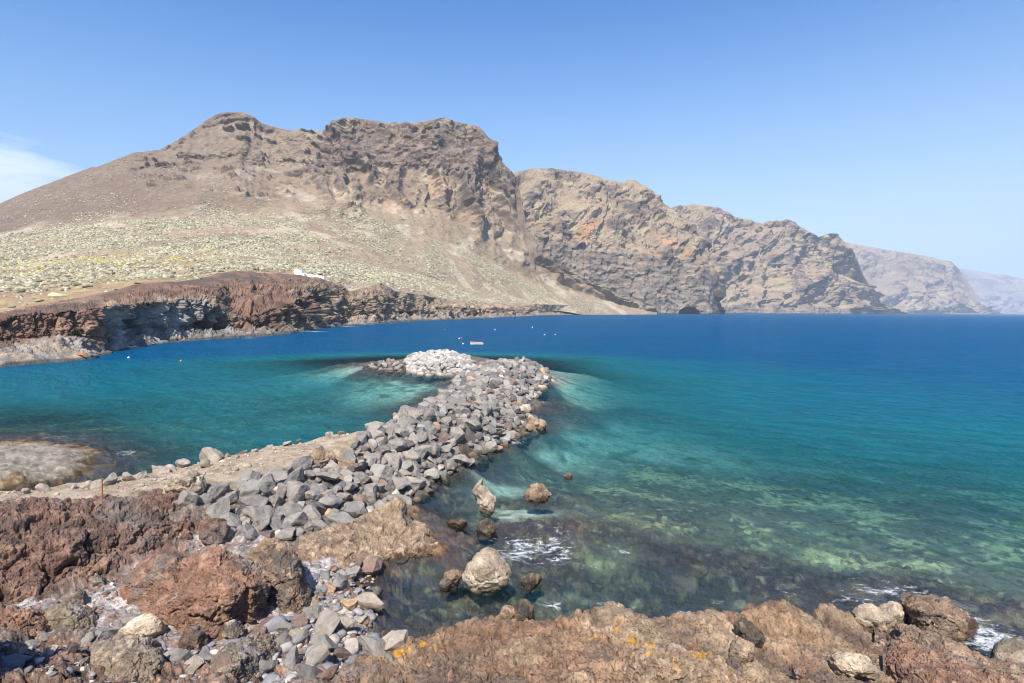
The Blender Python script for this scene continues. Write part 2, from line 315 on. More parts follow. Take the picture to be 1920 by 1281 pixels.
NA, NR = 1050, 950
ang = np.linspace(R(-56), R(56), NA); rad = np.exp(np.linspace(np.log(2.5), np.log(260), NR))
AA, RR = np.meshgrid(ang, rad); X, Y = np.sin(AA) * RR, np.cos(AA) * RR
Q3 = np.stack([X, Y, np.zeros_like(X)], -1)
jx = fbm(Q3, 2.2, 4, 3) * .5; jy = fbm(Q3, 2.2, 4, 9) * .5
Z0, CL = base_z(X, Y, True)
_, CL2 = base_z(X + jx * (1 + RR * .02), Y + jy * (1 + RR * .02), True); CL = CL2
rocky = np.clip(CL[..., R_] + CL[..., T_] + CL[..., D_] * .9 + CL[..., N_] * .8 + CL[..., G_] * .55 + CL[..., K_] * .8 + CL[..., L_] * .6, 0, 1)
Q3[..., 2] = Z0
lowz = lerp(1, .35, CL[..., T_]); bumpz = (ridged(Q3, 1.7, 4, 21) - .55) * .42 * lowz + fbm(Q3, .5, 4, 31) * .12 + (ridged(Q3, .35, 3, 41) - .55) * .07
big = fbm(Q3, 6, 3, 51) * .25
amp = rocky * lerp(1, .75, CL[..., T_]) * lerp(1, .55, sm(Z0, .5, -.2))
near = (RR < 42) & (Z0 > -1.2)
wq = Q3[near] + np.stack([fbm(Q3[near], .5, 3, 15), fbm(Q3[near], .5, 3, 16), fbm(Q3[near], .5, 3, 17)], -1) * .16
def on_near(v, fill=0.0):
    o = np.full(RR.shape, fill, np.float32); o[near] = v; return o
f1, f2, ci = worley(wq * np.array([1, 1, 1.5]), .95, 5); cr1 = sm(f2 - f1, .13, .0); blk = on_near((ci - .5) * .26 - cr1 * .13); bid = on_near(ci, .5)
f1, f2, ci = worley(wq * np.array([1, 1, 1.4]), .27, 6); cr2_ = sm(f2 - f1, .15, .0); blk2 = on_near((ci - .5) * .075 - cr2_ * .04); bid2 = on_near(ci, .5)
f1, f2, ci = worley(Q3[near] * np.array([1, 1, .6]), .105, 7); peb = on_near(np.clip(.62 - f1 * f1 * 1.3, -.1, 1) * .085 * (ci > .38)); pid = on_near(ci, .5); pcov = on_near(sm(f1, .62, .45) * (ci > .38))
crack = on_near(np.maximum(cr1, cr2_ * .7))
rk = np.clip(CL[..., R_] * 1.1 + CL[..., T_] * .72 + CL[..., D_] * .9 + CL[..., N_] * .6 + CL[..., L_] * .35, 0, 1)
bumpz = bumpz * .8 + (billow(Q3, .13, 3, 46) - .45) * .05 + (ridged(Q3, .22, 4, 47) - .5) * lerp(.06, .11, CL[..., T_]) * (RR < 40) + (billow(Q3, .6, 4, 48) - .45) * .16 * CL[..., T_]
Zt = Z0 + bumpz * amp + (blk * lerp(1, .5, CL[..., T_]) + blk2 * lerp(1, 1.5, CL[..., T_])) * rk + peb * np.clip(CL[..., G_] * 1.1 + CL[..., K_] * .5, 0, 1) + big * np.clip(CL[..., D_] + CL[..., N_] + CL[..., R_] * .5, 0, 1) + fbm(Q3, .8, 3, 61) * .03
lf = CL[..., L_]; Zt += (ridged(Q3, 1.2, 3, 71) - .6) * .22 * lf
reef = np.clip(CL[..., D_], 0, 1) * sm(fbm(Q3, 2.6, 4, 81), .1, .6) * .5
Zt += reef * (Z0 > -2.2) * (Z0 < -.2) * .55
P0 = np.stack([X, Y, Zt], -1)
# colours
n1 = fbm(P0, 1.3, 5, 101); n2 = fbm(P0, .45, 4, 111); n3 = fbm(P0, .16, 3, 121); nb = fbm(P0, 5.0, 4, 131)
C = np.zeros((NR, NA, 3))
def cm(*stops): return np.array(stops)
c_path = mixc(np.broadcast_to([.335, .255, .17], C.shape), [.40, .32, .23], sm(n1, -.2, .5)); c_path = mixc(c_path, [.3, .25, .19], sm(n2, .25, .6) * .6)
c_grav = mixc(np.broadcast_to([.52, .45, .39], C.shape), [.25, .19, .16], sm(n1 + n2 * .8, -.02, .3)); c_grav = mixc(c_grav, [.27, .27, .28], sm(n3 + nb * .3, .15, .35) * .8); c_grav = mixc(c_grav, [.22, .115, .075], sm(nb + n2 * .4, .1, .5) * .75)
c_red = mixc(np.broadcast_to([.165, .105, .075], C.shape), [.115, .085, .07], sm(n1, -.1, .4)); c_red = mixc(c_red, [.30, .17, .11], sm(n2 + nb * .4, .2, .6)); c_red = mixc(c_red, [.42, .37, .33], sm(n3 + n1 * .5, .38, .55) * .6)
c_tan = mixc(np.broadcast_to([.335, .235, .15], C.shape), [.265, .175, .115], sm(nb + n1 * .3, -.1, .35)); c_tan = mixc(c_tan, [.18, .135, .11], sm(fbm(P0, 3.5, 4, 141), -.02, .28) * .85)
c_tan = mixc(c_tan, [.36, .21, .125], sm(n2 + n1 * .3, .2, .55) * .55); c_tan = mixc(c_tan, [.40, .31, .21], sm(fbm(P0, 2.0, 4, 151), .1, .5) * .7)
c_tan = c_tan * np.array([.90, .84, .79])
c_rub = mixc(np.broadcast_to([.12, .105, .09], C.shape), [.26, .215, .16], sm(n1, .05, .45) * sm(Z0, 1.0, 2.0))
c_shelf = mixc(np.broadcast_to([.27, .235, .18], C.shape), [.18, .16, .125], sm(n1, -.1, .5)); c_shelf = mixc(c_shelf, [.34, .30, .24], sm(n2, .1, .6))
c_dark = mixc(np.broadcast_to([.13, .082, .046], C.shape), [.27, .185, .095], sm(n1 + n2 * .5, .05, .5)); c_dark = mixc(c_dark, [.42, .37, .20], sm(n2 + nb * .5, .38, .7) * .75)
c_sand = mixc(np.broadcast_to([.56, .54, .40], C.shape), [.42, .40, .28], sm(n1, -.1, .5)); c_sand = mixc(c_sand, [.16, .14, .08], sm(nb + n1 * .3, .3, .6) * .8)
c_mot = mixc(np.broadcast_to([.17, .155, .085], C.shape), [.50, .47, .23], sm(nb * .8 + n1 * .7, -.1, .4)); c_mot = mixc(c_mot, [.06, .055, .045], sm(n2 + n1, .25, .6) * .8)
for i, c in enumerate((c_path, c_grav, c_red, c_tan, c_rub, c_shelf, c_dark, c_sand, c_mot)): C += c * (CL[..., i] ** 1)[..., None]
C *= (1 - .45 * crack * rk * (1 - sm(Z0, .2, -.3)))[..., None]; C *= lerp(1, .8 + .4 * bid, rk * .8)[..., None]; C *= lerp(1, .85 + .3 * bid2, rk * .8)[..., None]
pc = np.where((pid > .8)[..., None], np.array([.15, .14, .145]), np.where((pid > .62)[..., None], np.array([.27, .26, .255]), np.where((pid > .5)[..., None], np.array([.22, .13, .095]), np.array([.47, .41, .355]))))
C = mixc(C, pc, pcov * np.clip(CL[..., G_] * 1.1, 0, 1) * .85)
# lichen, and the wet dark band by the water
lich = sm(fbm(P0, .4, 3, 161), .52, .66) * CL[..., T_] * (X > -3) * (RR < 13) * sm(fbm(P0, 2.5, 2, 171), .15, .35)
C = mixc(C, [.55, .27, .03], np.clip(lich, 0, 1) * .8)
wet = sm(Zt + n1 * .12 + n2 * .1, .28, .05) * (Zt > -3); C = mixc(C, C * np.array([.38, .34, .30]), wet * .85 * (1 - CL[..., S_]) * (1 - .6 * CL[..., N_]))
f = grid_faces(NR, NA)
N0 = grid_normals(P0); steep = np.clip(1 - np.abs(N0[..., 2]), 0, 1)
Pd = P0 + N0 * np.sign(N0[..., 2:3] + 1e-9) * (billow(P0, .45, 3, 181) - .35)[..., None] * (steep * rocky * .12)[..., None]
shore = link('shore', raw_mesh('shore', Pd, f[:, ::-1], C), M_near); tag(shore, kind='structure')
def shore_z(x, y):                         # finished height of the shore sheet at a place
    a = np.arctan2(x, y); r = np.hypot(x, y)
    ia = np.clip((a - ang[0]) / (ang[1] - ang[0]), 0, NA - 1.001); ir = np.clip((np.log(r) - np.log(rad[0])) / (np.log(rad[1]) - np.log(rad[0])), 0, NR - 1.001)
    a0 = np.floor(ia).astype(int); r0 = np.floor(ir).astype(int); fa = ia - a0; fr = ir - r0
    return (Zt[r0, a0] * (1 - fa) * (1 - fr) + Zt[r0, a0 + 1] * fa * (1 - fr) + Zt[r0 + 1, a0] * (1 - fa) * fr + Zt[r0 + 1, a0 + 1] * fa * fr)

# ------------------------------------------------------------------ the sea
NA2, NR2 = 620, 760
a2 = np.linspace(R(-80), R(80), NA2); r2 = np.exp(np.linspace(np.log(7), np.log(14000), NR2))
A2, R2 = np.meshgrid(a2, r2); X2, Y2 = np.sin(A2) * R2, np.cos(A2) * R2
inside = (np.abs(A2) < R(55.5)) & (R2 < 255)
zb = np.where(inside, shore_z(np.where(inside, X2, 10), np.where(inside, Y2, 50)), -14)
dep = np.clip(-zb, 0, 30); dep = lerp(dep, 14, sm(R2, 150, 240))
W3 = np.stack([X2, Y2, np.zeros_like(X2)], -1)
dirs = [(0.35, .94, 2.6, .030), (.05, 1, 1.5, .018), (.6, .8, 4.5, .030), (-.2, .98, .9, .010)]
hz = np.zeros_like(X2)
for i, (dx, dy, wl, am) in enumerate(dirs):
    ph = (X2 * dx + Y2 * dy) / wl * 2 * math.pi + fbm(W3, 5 + wl * 2, 2, 200 + i) * 5
    hz += np.sin(ph) * am * sm(wl / (R2 * .006 + .01), .7, 2.5)
foam = np.zeros_like(X2)
FOAM = [(1220, 1148, .8, .6), (1350, 1132, .8, .6), (1480, 1118, 1, .6), (1580, 1120, 1, .7), (880, 1142, .6, .5), (1300, 1080, 1.5, .42), (1450, 1050, 1.5, .38), (1100, 1060, 1.2, .55), (1150, 1000, 1.2, .5), (1750, 1140, 1.5, .6), (1000, 1030, 3.2, .9), (1030, 990, 2.2, .6), (1170, 1035, .45, .9), (1060, 930, .6, .6), (1035, 1135, .8, 1), (1860, 1200, 2.0, 1.05), (1800, 1175, 1.8, .9), (1680, 1110, 2.2, .8), (1640, 1120, 1.5, .7), (1150, 1140, 1.2, .7), (1290, 1155, .6, 1.2), (1100, 1105, 1.2, .5),
        (1010, 755, 2.0, .8), (965, 830, 1.5, .9), (1035, 800, 1.2, .6), (235, 850, 1.6, .9), (150, 905, .9, .9), (1900, 1225, 1.3, 1.0), (1440, 1120, 1.5, .5), (1320, 1040, 2, .35), (590, 622, 8, 1.0), (650, 612, 10, 1.0), (470, 634, 5, .9), (730, 606, 10, .9), (1022, 705, 3, .7), (100, 820, 2, .7)]
for px, py, rr, st in FOAM:
    q = on_z(px, py, 0.0); foam = np.maximum(foam, st * np.exp(-(((X2 - q[0]) / rr) ** 2 + ((Y2 - q[1]) / (rr * .75)) ** 2)))
foam = np.maximum(foam, .32 * sm(dep, .22, .04) * (R2 < 120) * sm(R2, 16, 24))
b = MB('sea_water'); geo = b.n('ShaderNodeNewGeometry').outputs['Position']
at = b.n('ShaderNodeAttribute', attribute_name='depth').outputs['Fac']; fo = b.n('ShaderNodeAttribute', attribute_name='foam').outputs['Fac']
mp = b.n('ShaderNodeMapping', {'Vector': geo, 'Rotation': (0, 0, R(-58)), 'Scale': (2.8, 1, 1)}, vector_type='TEXTURE').outputs[0]
mp2 = b.n('ShaderNodeMapping', {'Vector': geo, 'Rotation': (0, 0, R(-40)), 'Scale': (2.4, 1, 1)}, vector_type='TEXTURE').outputs[0]
w1 = b.noise(mp, .8, 5, .6, .5); w2 = b.noise(mp2, 2.4, 5, .62, .4); w3 = b.noise(mp2, .09, 3, .6, .3)
hh = b.math('ADD', b.math('MULTIPLY', w1, 1.0), b.math('MULTIPLY', w2, .35)); hh = b.math('ADD', hh, b.math('MULTIPLY', w3, 2.0))
bp = b.n('ShaderNodeBump', {'Strength': 1.0, 'Distance': .6, 'Height': hh}).outputs[0]
gusts = b.ramp(b.noise(b.n('ShaderNodeMapping', {'Vector': geo, 'Scale': (.25, 1, 1)}).outputs[0], .022, 4, .6, .8), (.38, 0.0), (.62, 1.0))
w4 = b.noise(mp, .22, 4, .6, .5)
lens = b.ramp(b.math('ADD', b.math('MULTIPLY', w1, .45), b.math('ADD', b.math('MULTIPLY', w2, .3), b.math('MULTIPLY', w4, .25))), (.37, .68), (.61, 1.12))   # lensing by the waves, painted as light and dark ripples into the water colours
# body colour of the water column (light scattered back), and how much of the bed still shows, both by depth
op = b.math('SUBTRACT', 1.0, b.math('POWER', 2.718, b.math('MULTIPLY', b.math('MULTIPLY', at, -1.0), b.math('ADD', .02, b.math('MULTIPLY', b.math('MULTIPLY', at, at), .026)))))
body = b.n('ShaderNodeValToRGB', {'Fac': b.math('DIVIDE', at, 14.0)}); e = body.color_ramp.elements
BODY = ((0, (.020, .19, .155)), (.16, (.010, .195, .175)), (.34, (.0025, .118, .152)), (.55, (.0005, .076, .160)), (1, (.0001, .068, .172)))
for _ in range(3): e.new(.5)
for i, (p, c) in enumerate(BODY): e[i].position = p; e[i].color = (*c, 1)
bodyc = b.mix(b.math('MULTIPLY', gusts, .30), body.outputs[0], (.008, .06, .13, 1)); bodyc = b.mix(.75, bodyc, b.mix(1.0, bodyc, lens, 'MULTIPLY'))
dif = b.n('ShaderNodeBsdfDiffuse', {'Color': bodyc, 'Normal': bp}).outputs[0]
ab = b.n('ShaderNodeCombineColor', {0: b.math('POWER', 2.718, b.math('MULTIPLY', at, -.27)), 1: b.math('POWER', 2.718, b.math('MULTIPLY', at, -.07)), 2: b.math('POWER', 2.718, b.math('MULTIPLY', at, -.06))}).outputs[0]
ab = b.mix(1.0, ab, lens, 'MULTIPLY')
tr = b.n('ShaderNodeBsdfTransparent', {'Color': ab}).outputs[0]
ms = b.n('ShaderNodeMixShader', {0: op, 1: tr, 2: dif}).outputs[0]
fr = b.n('ShaderNodeFresnel', {'IOR': 1.333, 'Normal': bp}).outputs[0]
fr = b.math('MULTIPLY', fr, .19)
gl = b.n('ShaderNodeBsdfGlossy', {'Color': (.50, .74, .88, 1), 'Roughness': .10, 'Normal': bp}).outputs[0]
ws = b.n('ShaderNodeMixShader', {0: fr, 1: ms, 2: gl}).outputs[0]
fn = b.noise(b.n('ShaderNodeMapping', {'Vector': geo, 'Scale': (.6, 1, 1)}).outputs[0], 1.9, 7, .68, 1.4); fn2 = b.noise(geo, 7.0, 5, .7, .8); fk = b.math('SUBTRACT', b.math('ADD', b.math('MULTIPLY', fo, .30), b.math('ADD', b.math('MULTIPLY', fn, .75), b.math('MULTIPLY', fn2, .35))), .78)
fk = b.math('MULTIPLY', fk, 5.0, True); fk = b.math('MULTIPLY', fk, .9)
fk = b.math('MULTIPLY', fk, b.math('GREATER_THAN', fo, .02))
fd = b.n('ShaderNodeBsdfDiffuse', {'Color': (.8, .82, .83, 1)}).outputs[0]
M_sea = b.surf(b.n('ShaderNodeMixShader', {0: fk, 1: ws, 2: fd}).outputs[0])
W3[..., 2] = hz
sea = link('sea', raw_mesh('sea', W3, grid_faces(NR2, NA2)[:, ::-1], None, True, {'depth': dep, 'foam': foam}), M_sea); tag(sea, kind='structure')

# ------------------------------------------------------------------ hills: lofted through curves of (px, py, distance)
def curve(cols, pts, smooth=0):
    a = np.array(pts, float); py = np.interp(cols, a[:, 0], a[:, 1]); d = np.interp(cols, a[:, 0], a[:, 2])
    if smooth:
        k = np.exp(-np.linspace(-2, 2, 2 * smooth + 1) ** 2); k /= k.sum()
        d = np.convolve(np.pad(d, smooth, mode='edge'), k, 'valid')
    return at_y(cols, py, d)
def loft(curves, rows):
    out = []
    for i, n in enumerate(rows):
        t = np.linspace(0, 1, n, endpoint=(i == len(rows) - 1))[:, None, None]
        out.append(curves[i][None] * (1 - t) + curves[i + 1][None] * t)
    seg = np.concatenate([i + np.linspace(0, 1, n, endpoint=(i == len(rows) - 1)) for i, n in enumerate(rows)])
    return np.concatenate(out), seg
def outward(P):                            # normals turned to face the camera side and up
    n = grid_normals(P); v = np.array([0, 0, 400.]) - P; s = np.sign((n * v).sum(-1, keepdims=True)); return n * s
def build_hill(name, P, C, mat):
    me = raw_mesh(name, P, grid_faces(*P.shape[:2]), C)
    o = link(name, me, mat); return tag(o, kind='structure')

# main mountain with the plain in front of it
cols = np.concatenate([np.arange(-420, -20, 6.0), np.arange(-20, 1232, 1.35)])
HC = [(-420, 590, 170), (0, 588, 170), (60, 580, 178), (150, 562, 195), (220, 548, 205), (260, 534, 215), (330, 532, 225), (380, 527, 240), (410, 516, 255), (440, 512, 262), (470, 512, 268), (490, 517, 275), (520, 516, 285), (600, 525, 320), (640, 542, 345), (655, 550, 360),
      (690, 542, 385), (715, 534, 400), (740, 550, 415), (760, 553, 430), (800, 558, 490), (830, 564, 540), (900, 571, 690), (1000, 574, 840), (1100, 578, 990), (1200, 584, 1190), (1240, 588, 1270)]
A = curve(cols, [(a, b_ + 3, c + 6) for a, b_, c in HC if a < 1050] + [(1070, 586, 985), (1110, 594, 1040), (1200, 593, 1190), (1240, 592, 1270)], 20)
B = curve(cols, [(-420, 505, 430), (0, 500, 440), (200, 478, 470), (400, 468, 510), (600, 480, 580), (700, 500, 640), (800, 520, 720), (900, 545, 840), (1000, 562, 960), (1100, 572, 1080), (1200, 583, 1220), (1240, 588, 1280)], 30)
Cc = curve(cols, [(-420, 450, 640), (0, 440, 660), (200, 408, 700), (400, 398, 760), (550, 398, 820), (700, 415, 880), (800, 440, 930), (880, 470, 980), (1000, 525, 1060), (1100, 556, 1140), (1170, 574, 1200), (1240, 588, 1290)], 30)
Dd = curve(cols, [(-420, 430, 760), (0, 403, 800), (200, 345, 900), (350, 312, 960), (450, 300, 1000), (520, 310, 1020), (600, 318, 1030), (700, 322, 1040), (830, 318, 1060), (930, 340, 1080), (960, 380, 1090), (1000, 490, 1100), (1050, 520, 1130), (1100, 542, 1160), (1150, 562, 1200), (1210, 585, 1250), (1240, 588, 1295)], 20)
Ee = curve(cols, [(-420, 455, 900), (-100, 415, 905), (0, 382, 910), (30, 368, 912), (65, 354, 915), (120, 333, 930), (168, 315, 945), (172, 312, 945), (180, 314, 945), (250, 287, 985), (300, 281, 1010), (335, 262, 1030), (390, 225, 1060), (408, 214, 1070), (415, 212, 1070), (440, 210, 1075), (458, 211, 1075), (470, 218, 1078), (490, 231, 1080), (530, 243, 1085), (605, 246, 1090), (612, 240, 1090), (625, 232, 1092), (645, 222, 1095), (665, 221, 1098), (700, 227, 1105), (750, 231, 1110), (795, 228, 1110), (815, 224, 1112), (835, 222, 1112), (850, 228, 1112), (880, 234, 1112), (897, 236, 1112), (906, 246, 1112), (918, 262, 1112), (930, 285, 1112), (942, 305, 1112), (955, 318, 1112), (965, 335, 1112), (975, 362, 1112), (985, 425, 1112), (1000, 470, 1112), (1050, 503, 1140), (1100, 530, 1170), (1150, 553, 1205), (1210, 582, 1260), (1240, 588, 1298)])
Bk = Ee + np.array([0, 160, 0]); Bk[:, 2] = Ee[:, 2] - 50
P, seg = loft([A, B, Cc, Dd, Ee, Bk], [150, 130, 170, 150, 14])
sg = seg[:, None] + np.zeros((1, len(cols)))
pxc = np.broadcast_to(cols, sg.shape)
N = outward(P)
nz = fbm(P, 130, 4, 300); n60 = fbm(P, 50, 4, 310)
# rocky zone: upper cliff band from px ~250 rightwards, ragged lower limit
wx = nz * 26 + n60 * 12
U = np.stack([(pxc + wx) / 52, sg * 1.15 + nz * .25, np.zeros_like(sg)], -1)
spur = ridged(U, 1.0, 4, 322); Ps = P * np.array([1, 1, 1.9])
rav = ridged(np.stack([(pxc + wx + sg * 25) / 75, sg * .42 + nz * .2, np.zeros_like(sg)], -1), 1.0, 3, 323, .45); strat = ridged(Ps, 46, 4, 330); g3 = ridged(P * np.array([1, 1, .5]), 15, 4, 340); g1 = ridged(P * np.array([1, .6, .55]), 95, 4, 320)
band = sm(sg + n60 * .12, 2.98, 3.12) * sm(sg + n60 * .3, 3.95, 3.62) * sm(pxc + wx, 575, 640)
top = sm(sg + nz * .2, 3.45, 3.7) * sm(pxc + wx, 585, 640) * .75
spz = sm(sg + nz * .35, 2.0, 2.5) * sm(sg, 3.5, 3.1) * sm(pxc + wx, 480, 620)
lefz = sm(sg + nz * .4, 2.2, 2.7) * sm(pxc + wx, 180, 330) * sm(pxc + wx, 660, 560)
peak = sm(sg, 3.72, 3.86) * sm(pxc, 385, 405) * sm(pxc, 520, 480)
end = sm(pxc + nz * 30, 975, 955)
rho = np.maximum.reduce([band * (.62 + (spur - .5) * .5 + (strat - .55) * .5), top * (.55 + (strat - .5) * 1.4 + (g3 - .5) * .5), spz * (.27 + (rav - .5) * 1.5 + (spur - .5) * .6 + (strat - .55) * .6 + (g3 - .5) * .4), lefz * (.10 + (strat - .5) * 1.6 + (spur - .5) * .5 + (g3 - .5) * .3), peak * .8])
rho = rho * end + (g3 - .5) * .12
wv = np.stack([fbm(P, 36, 3, 351 + k) for k in range(3)], -1) * 18
f1, f2, q1 = worley((P + wv) * np.array([1, .7, .62]), 44, 354); f3, f4, q2 = worley((P + wv * .6) * np.array([1, .8, 1.3]), 14, 355)
rho = rho + ((q1 - .5) * .10 + (q2 - .5) * .10) * (rho > .12) + lefz * (np.abs((((P[..., 2] + nz * 20 + n60 * 8) / 26.0) % 1) - .5) * 2 - .72) * .9
rock = sm(rho, .34, .52); up = np.clip(np.maximum.reduce([band, top, spz * .7, lefz * .45]), 0, 1)
tz = (P[..., 2] + nz * 26 + n60 * 12 + fbm(P, 18, 3, 356) * 7) / 17.0; ter = np.abs((tz % 1) - .5) * 2
dsp = np.maximum(rock, up * .6) * (4 + (g1 - .5) * 10 + (q1 - .5) * 6 + (.5 - f1) * 2 + (q2 - .5) * 2.4 + (ter - .5) * 2.6 + (g3 - .4) * 4.5 + fbm(P, 7, 3, 345) * 1.2) + sm(rho, .15, .5) * 3.5 + np.maximum(up, spz) * (rav - .5) * 42
dsp += (ridged(P * np.array([1, .35, .25]), 60, 3, 350) - .5) * 6 * sm(sg, 1.2, 2.4) * (1 - rock)
dsp += fbm(P, 30, 4, 360) * 2.0 + fbm(P, 6, 3, 365) * .7
edge = sm(4.0 - sg, 0, .12) + (sg > 4)      # keep the skyline where it is, only slightly broken
dsp = np.where(sg > 4, fbm(P, 30, 2, 366) * 1, dsp * lerp(.22, 1, np.clip(edge, 0, 1)))
dsp *= sm(sg, 0, .12)
Pm = P + N * dsp[..., None] * np.array([1, 1, .55])
col_s = mixc(np.broadcast_to([.285, .213, .138], P.shape), [.22, .16, .105], sm(nz + fbm(P, 20, 3, 370) * .5, -.1, .5))
col_s = mixc(col_s, [.42, .35, .25], sm(fbm(P, 45, 4, 371), .05, .5) * .8)
col_s = mixc(col_s, [.175, .122, .085], sm(pxc, 600, 200) * sm(sg + nz * .3, 1.75, 2.2) * .85)          # darker brown flank at the left
col_s = mixc(col_s, [.42, .25, .13], sm(fbm(P, 60, 4, 372), .3, .6) * sm(sg, 2.2, 2.8) * sm(pxc, 420, 600) * .6)
col_s = mixc(col_s, [.43, .24, .13], np.exp(-((sg - 2.97) / .03) ** 2) * sm(pxc, 660, 690) * sm(pxc, 770, 740) * .8)
col_s = mixc(col_s, [.50, .36, .25], np.exp(-((pxc - 735) / 22) ** 2 - ((sg - 2.33) / .13) ** 2) * .9)
col_r = mixc(np.broadcast_to([.112, .082, .064], P.shape), [.17, .125, .09], sm(fbm(P, 14, 4, 373), -.1, .5))
col_r = mixc(col_r, [.085, .074, .066], sm(fbm(P, 35, 3, 374), .1, .5) * .7)
Nm = outward(Pm); rock = np.clip(rock * .75 + sm(1 - np.abs(Nm[..., 2]) + (g3 - .5) * .25, .5, .72) * sm(sg, 2.1, 2.6) * end * .75, 0, 1)
col_s = mixc(col_s, [.22, .165, .12], sm(sg + nz * .3, 2.6, 3.3) * .55)
col_r = col_r * (.78 + .44 * sm(ter + g3 * .5 - .25, .2, .6))[..., None]; col_s = col_s * lerp(1, .82, sm(sg, 1.7, 2.4))[..., None]; Cm = mixc(col_s, col_r, rock * .92)
flat = sm(sg + nz * .3, 1.0, .2) * sm(pxc, 620, 220)                                     # brown soil and dry herbs by the headland
Cm = mixc(Cm, [.27, .18, .105], flat * .85); Cm = mixc(Cm, [.33, .26, .12], flat * sm(fbm(P, 9, 4, 381), -.05, .4) * .7); yel = sm(fbm(P, 22, 4, 380), .0, .45) * sm(sg, .35, .6) * sm(sg, 1.15, .8) * sm(pxc, 560, 250)
Cm = mixc(Cm, [.36, .29, .075], yel * .75)
mountain = build_hill('mountain', Pm, Cm, M_hill)
MT = (Pm, sg, pxc, nz, yel, up)

def cliff(name, cols, curves, rows, seed, amp, wl, mat, wall_top=1.05, rib=70, sky_k=.15, red=.5, cave=None, skyseg=None):
    P, seg = loft(curves, rows); sg = seg[:, None] + np.zeros((1, len(cols))); pxc = np.broadcast_to(cols, sg.shape)
    N = outward(P)
    Ps = P * np.array([1, 1, 1.5])
    g1 = ridged(P * np.array([1, .6, .35]), wl, 4, seed); st = ridged(Ps, wl * .7, 4, seed + 10); g3 = ridged(P, wl * .22, 4, seed + 20); nz = fbm(P, wl * 1.4, 4, seed + 30)
    wv = np.stack([fbm(P, wl * .6, 3, seed + k) for k in (1, 2, 3)], -1) * wl * .3
    f1, f2, q1 = worley((P + wv) * np.array([1, .7, .7]), wl * .62, seed + 4); f3, f4, q2 = worley((P + wv * .6) * np.array([1, .8, 1.2]), wl * .2, seed + 5)
    wz = nz * .5; rav = ridged(np.stack([pxc / rib + wz - sg * .35, sg * .45 + nz * .2, np.zeros_like(sg)], -1), 1.0, 4, seed + 7, .5)
    d = (rav - .5) * amp * 1.5 + (g1 - .5) * amp * .6 + (q1 - .5) * amp * .42 + (.5 - f1) * amp * .22 + (q2 - .5) * amp * .17 + (g3 - .5) * amp * .22 + (st - .5) * amp * .15
    wall = sm(sg + nz * .22, wall_top + .07, wall_top - .07)
    col_ = ridged(P * np.array([1, 1, .12]), wl * .45, 4, seed + 40)
    d = lerp(d, (col_ - .5) * amp * .34 + (g3 - .5) * amp * .16 + (g1 - .5) * amp * .35 + (q2 - .5) * amp * .12, wall)
    k = skyseg or len(rows) - 1
    d *= np.where(sg > k, sky_k, lerp(sky_k, 1, sm(k - sg, 0, .15)))
    if cave is not None:
        cx, wpx, htz, dpt = cave
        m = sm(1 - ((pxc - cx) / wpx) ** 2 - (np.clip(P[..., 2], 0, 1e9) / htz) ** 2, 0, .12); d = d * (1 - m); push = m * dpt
    else: push = 0
    Q = P + N * d[..., None] * np.array([1, 1, .5])
    Q[..., 1] += push
    Nq = outward(Q); stp = 1 - np.abs(Nq[..., 2])
    rock = sm(.17 + stp * .45 + (rav - .52) * .75 + (q1 - .5) * .3 + (q2 - .5) * .35 + (st - .5) * .5 + nz * .3, .42, .62)
    rock_ = sm(.5 + (st - .5) * 1.1 + (g1 - .5) * .8 + (g3 - .5) * .7 + nz * .35, .58, .80)
    cs = mixc(np.broadcast_to([.25, .188, .127], P.shape), [.20, .15, .105], sm(nz, -.1, .4)); cs = mixc(cs, [.28, .245, .145], sm(fbm(P, wl * .5, 3, seed + 60), .1, .5) * .6)
    cs = mixc(cs, [.34, .185, .09], sm(fbm(P, wl * .6, 4, seed + 70), .18, .5) * red * sm(np.abs(sg - 2.1 + nz * .3), .9, .2))
    cr = mixc(np.broadcast_to([.115, .09, .072], P.shape), [.17, .122, .085], sm(fbm(P, wl * .2, 3, seed + 80), -.1, .4))
    Cx = mixc(cs, cr, rock)
    cwall = mixc(np.broadcast_to([.20, .163, .125], P.shape), [.14, .115, .092], sm(fbm(Ps, wl * .25, 4, seed + 90), -.05, .3)); cwall = mixc(cwall, [.26, .215, .165], sm(ridged(P * np.array([1, 1, .05]), wl * .5, 3, seed + 95), .78, .92) * .7)
    cwall = cwall * (.8 + .3 * sm(np.abs((((P[..., 2] + nz * 6) / (wl * .13)) % 1) - .5) * 2 + g3 * .3, .35, .7))[..., None]; Cx = mixc(Cx, cwall, wall * .8)
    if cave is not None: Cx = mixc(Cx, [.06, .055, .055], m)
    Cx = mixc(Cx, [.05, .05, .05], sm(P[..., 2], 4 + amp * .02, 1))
    return build_hill(name, Q, Cx, mat)

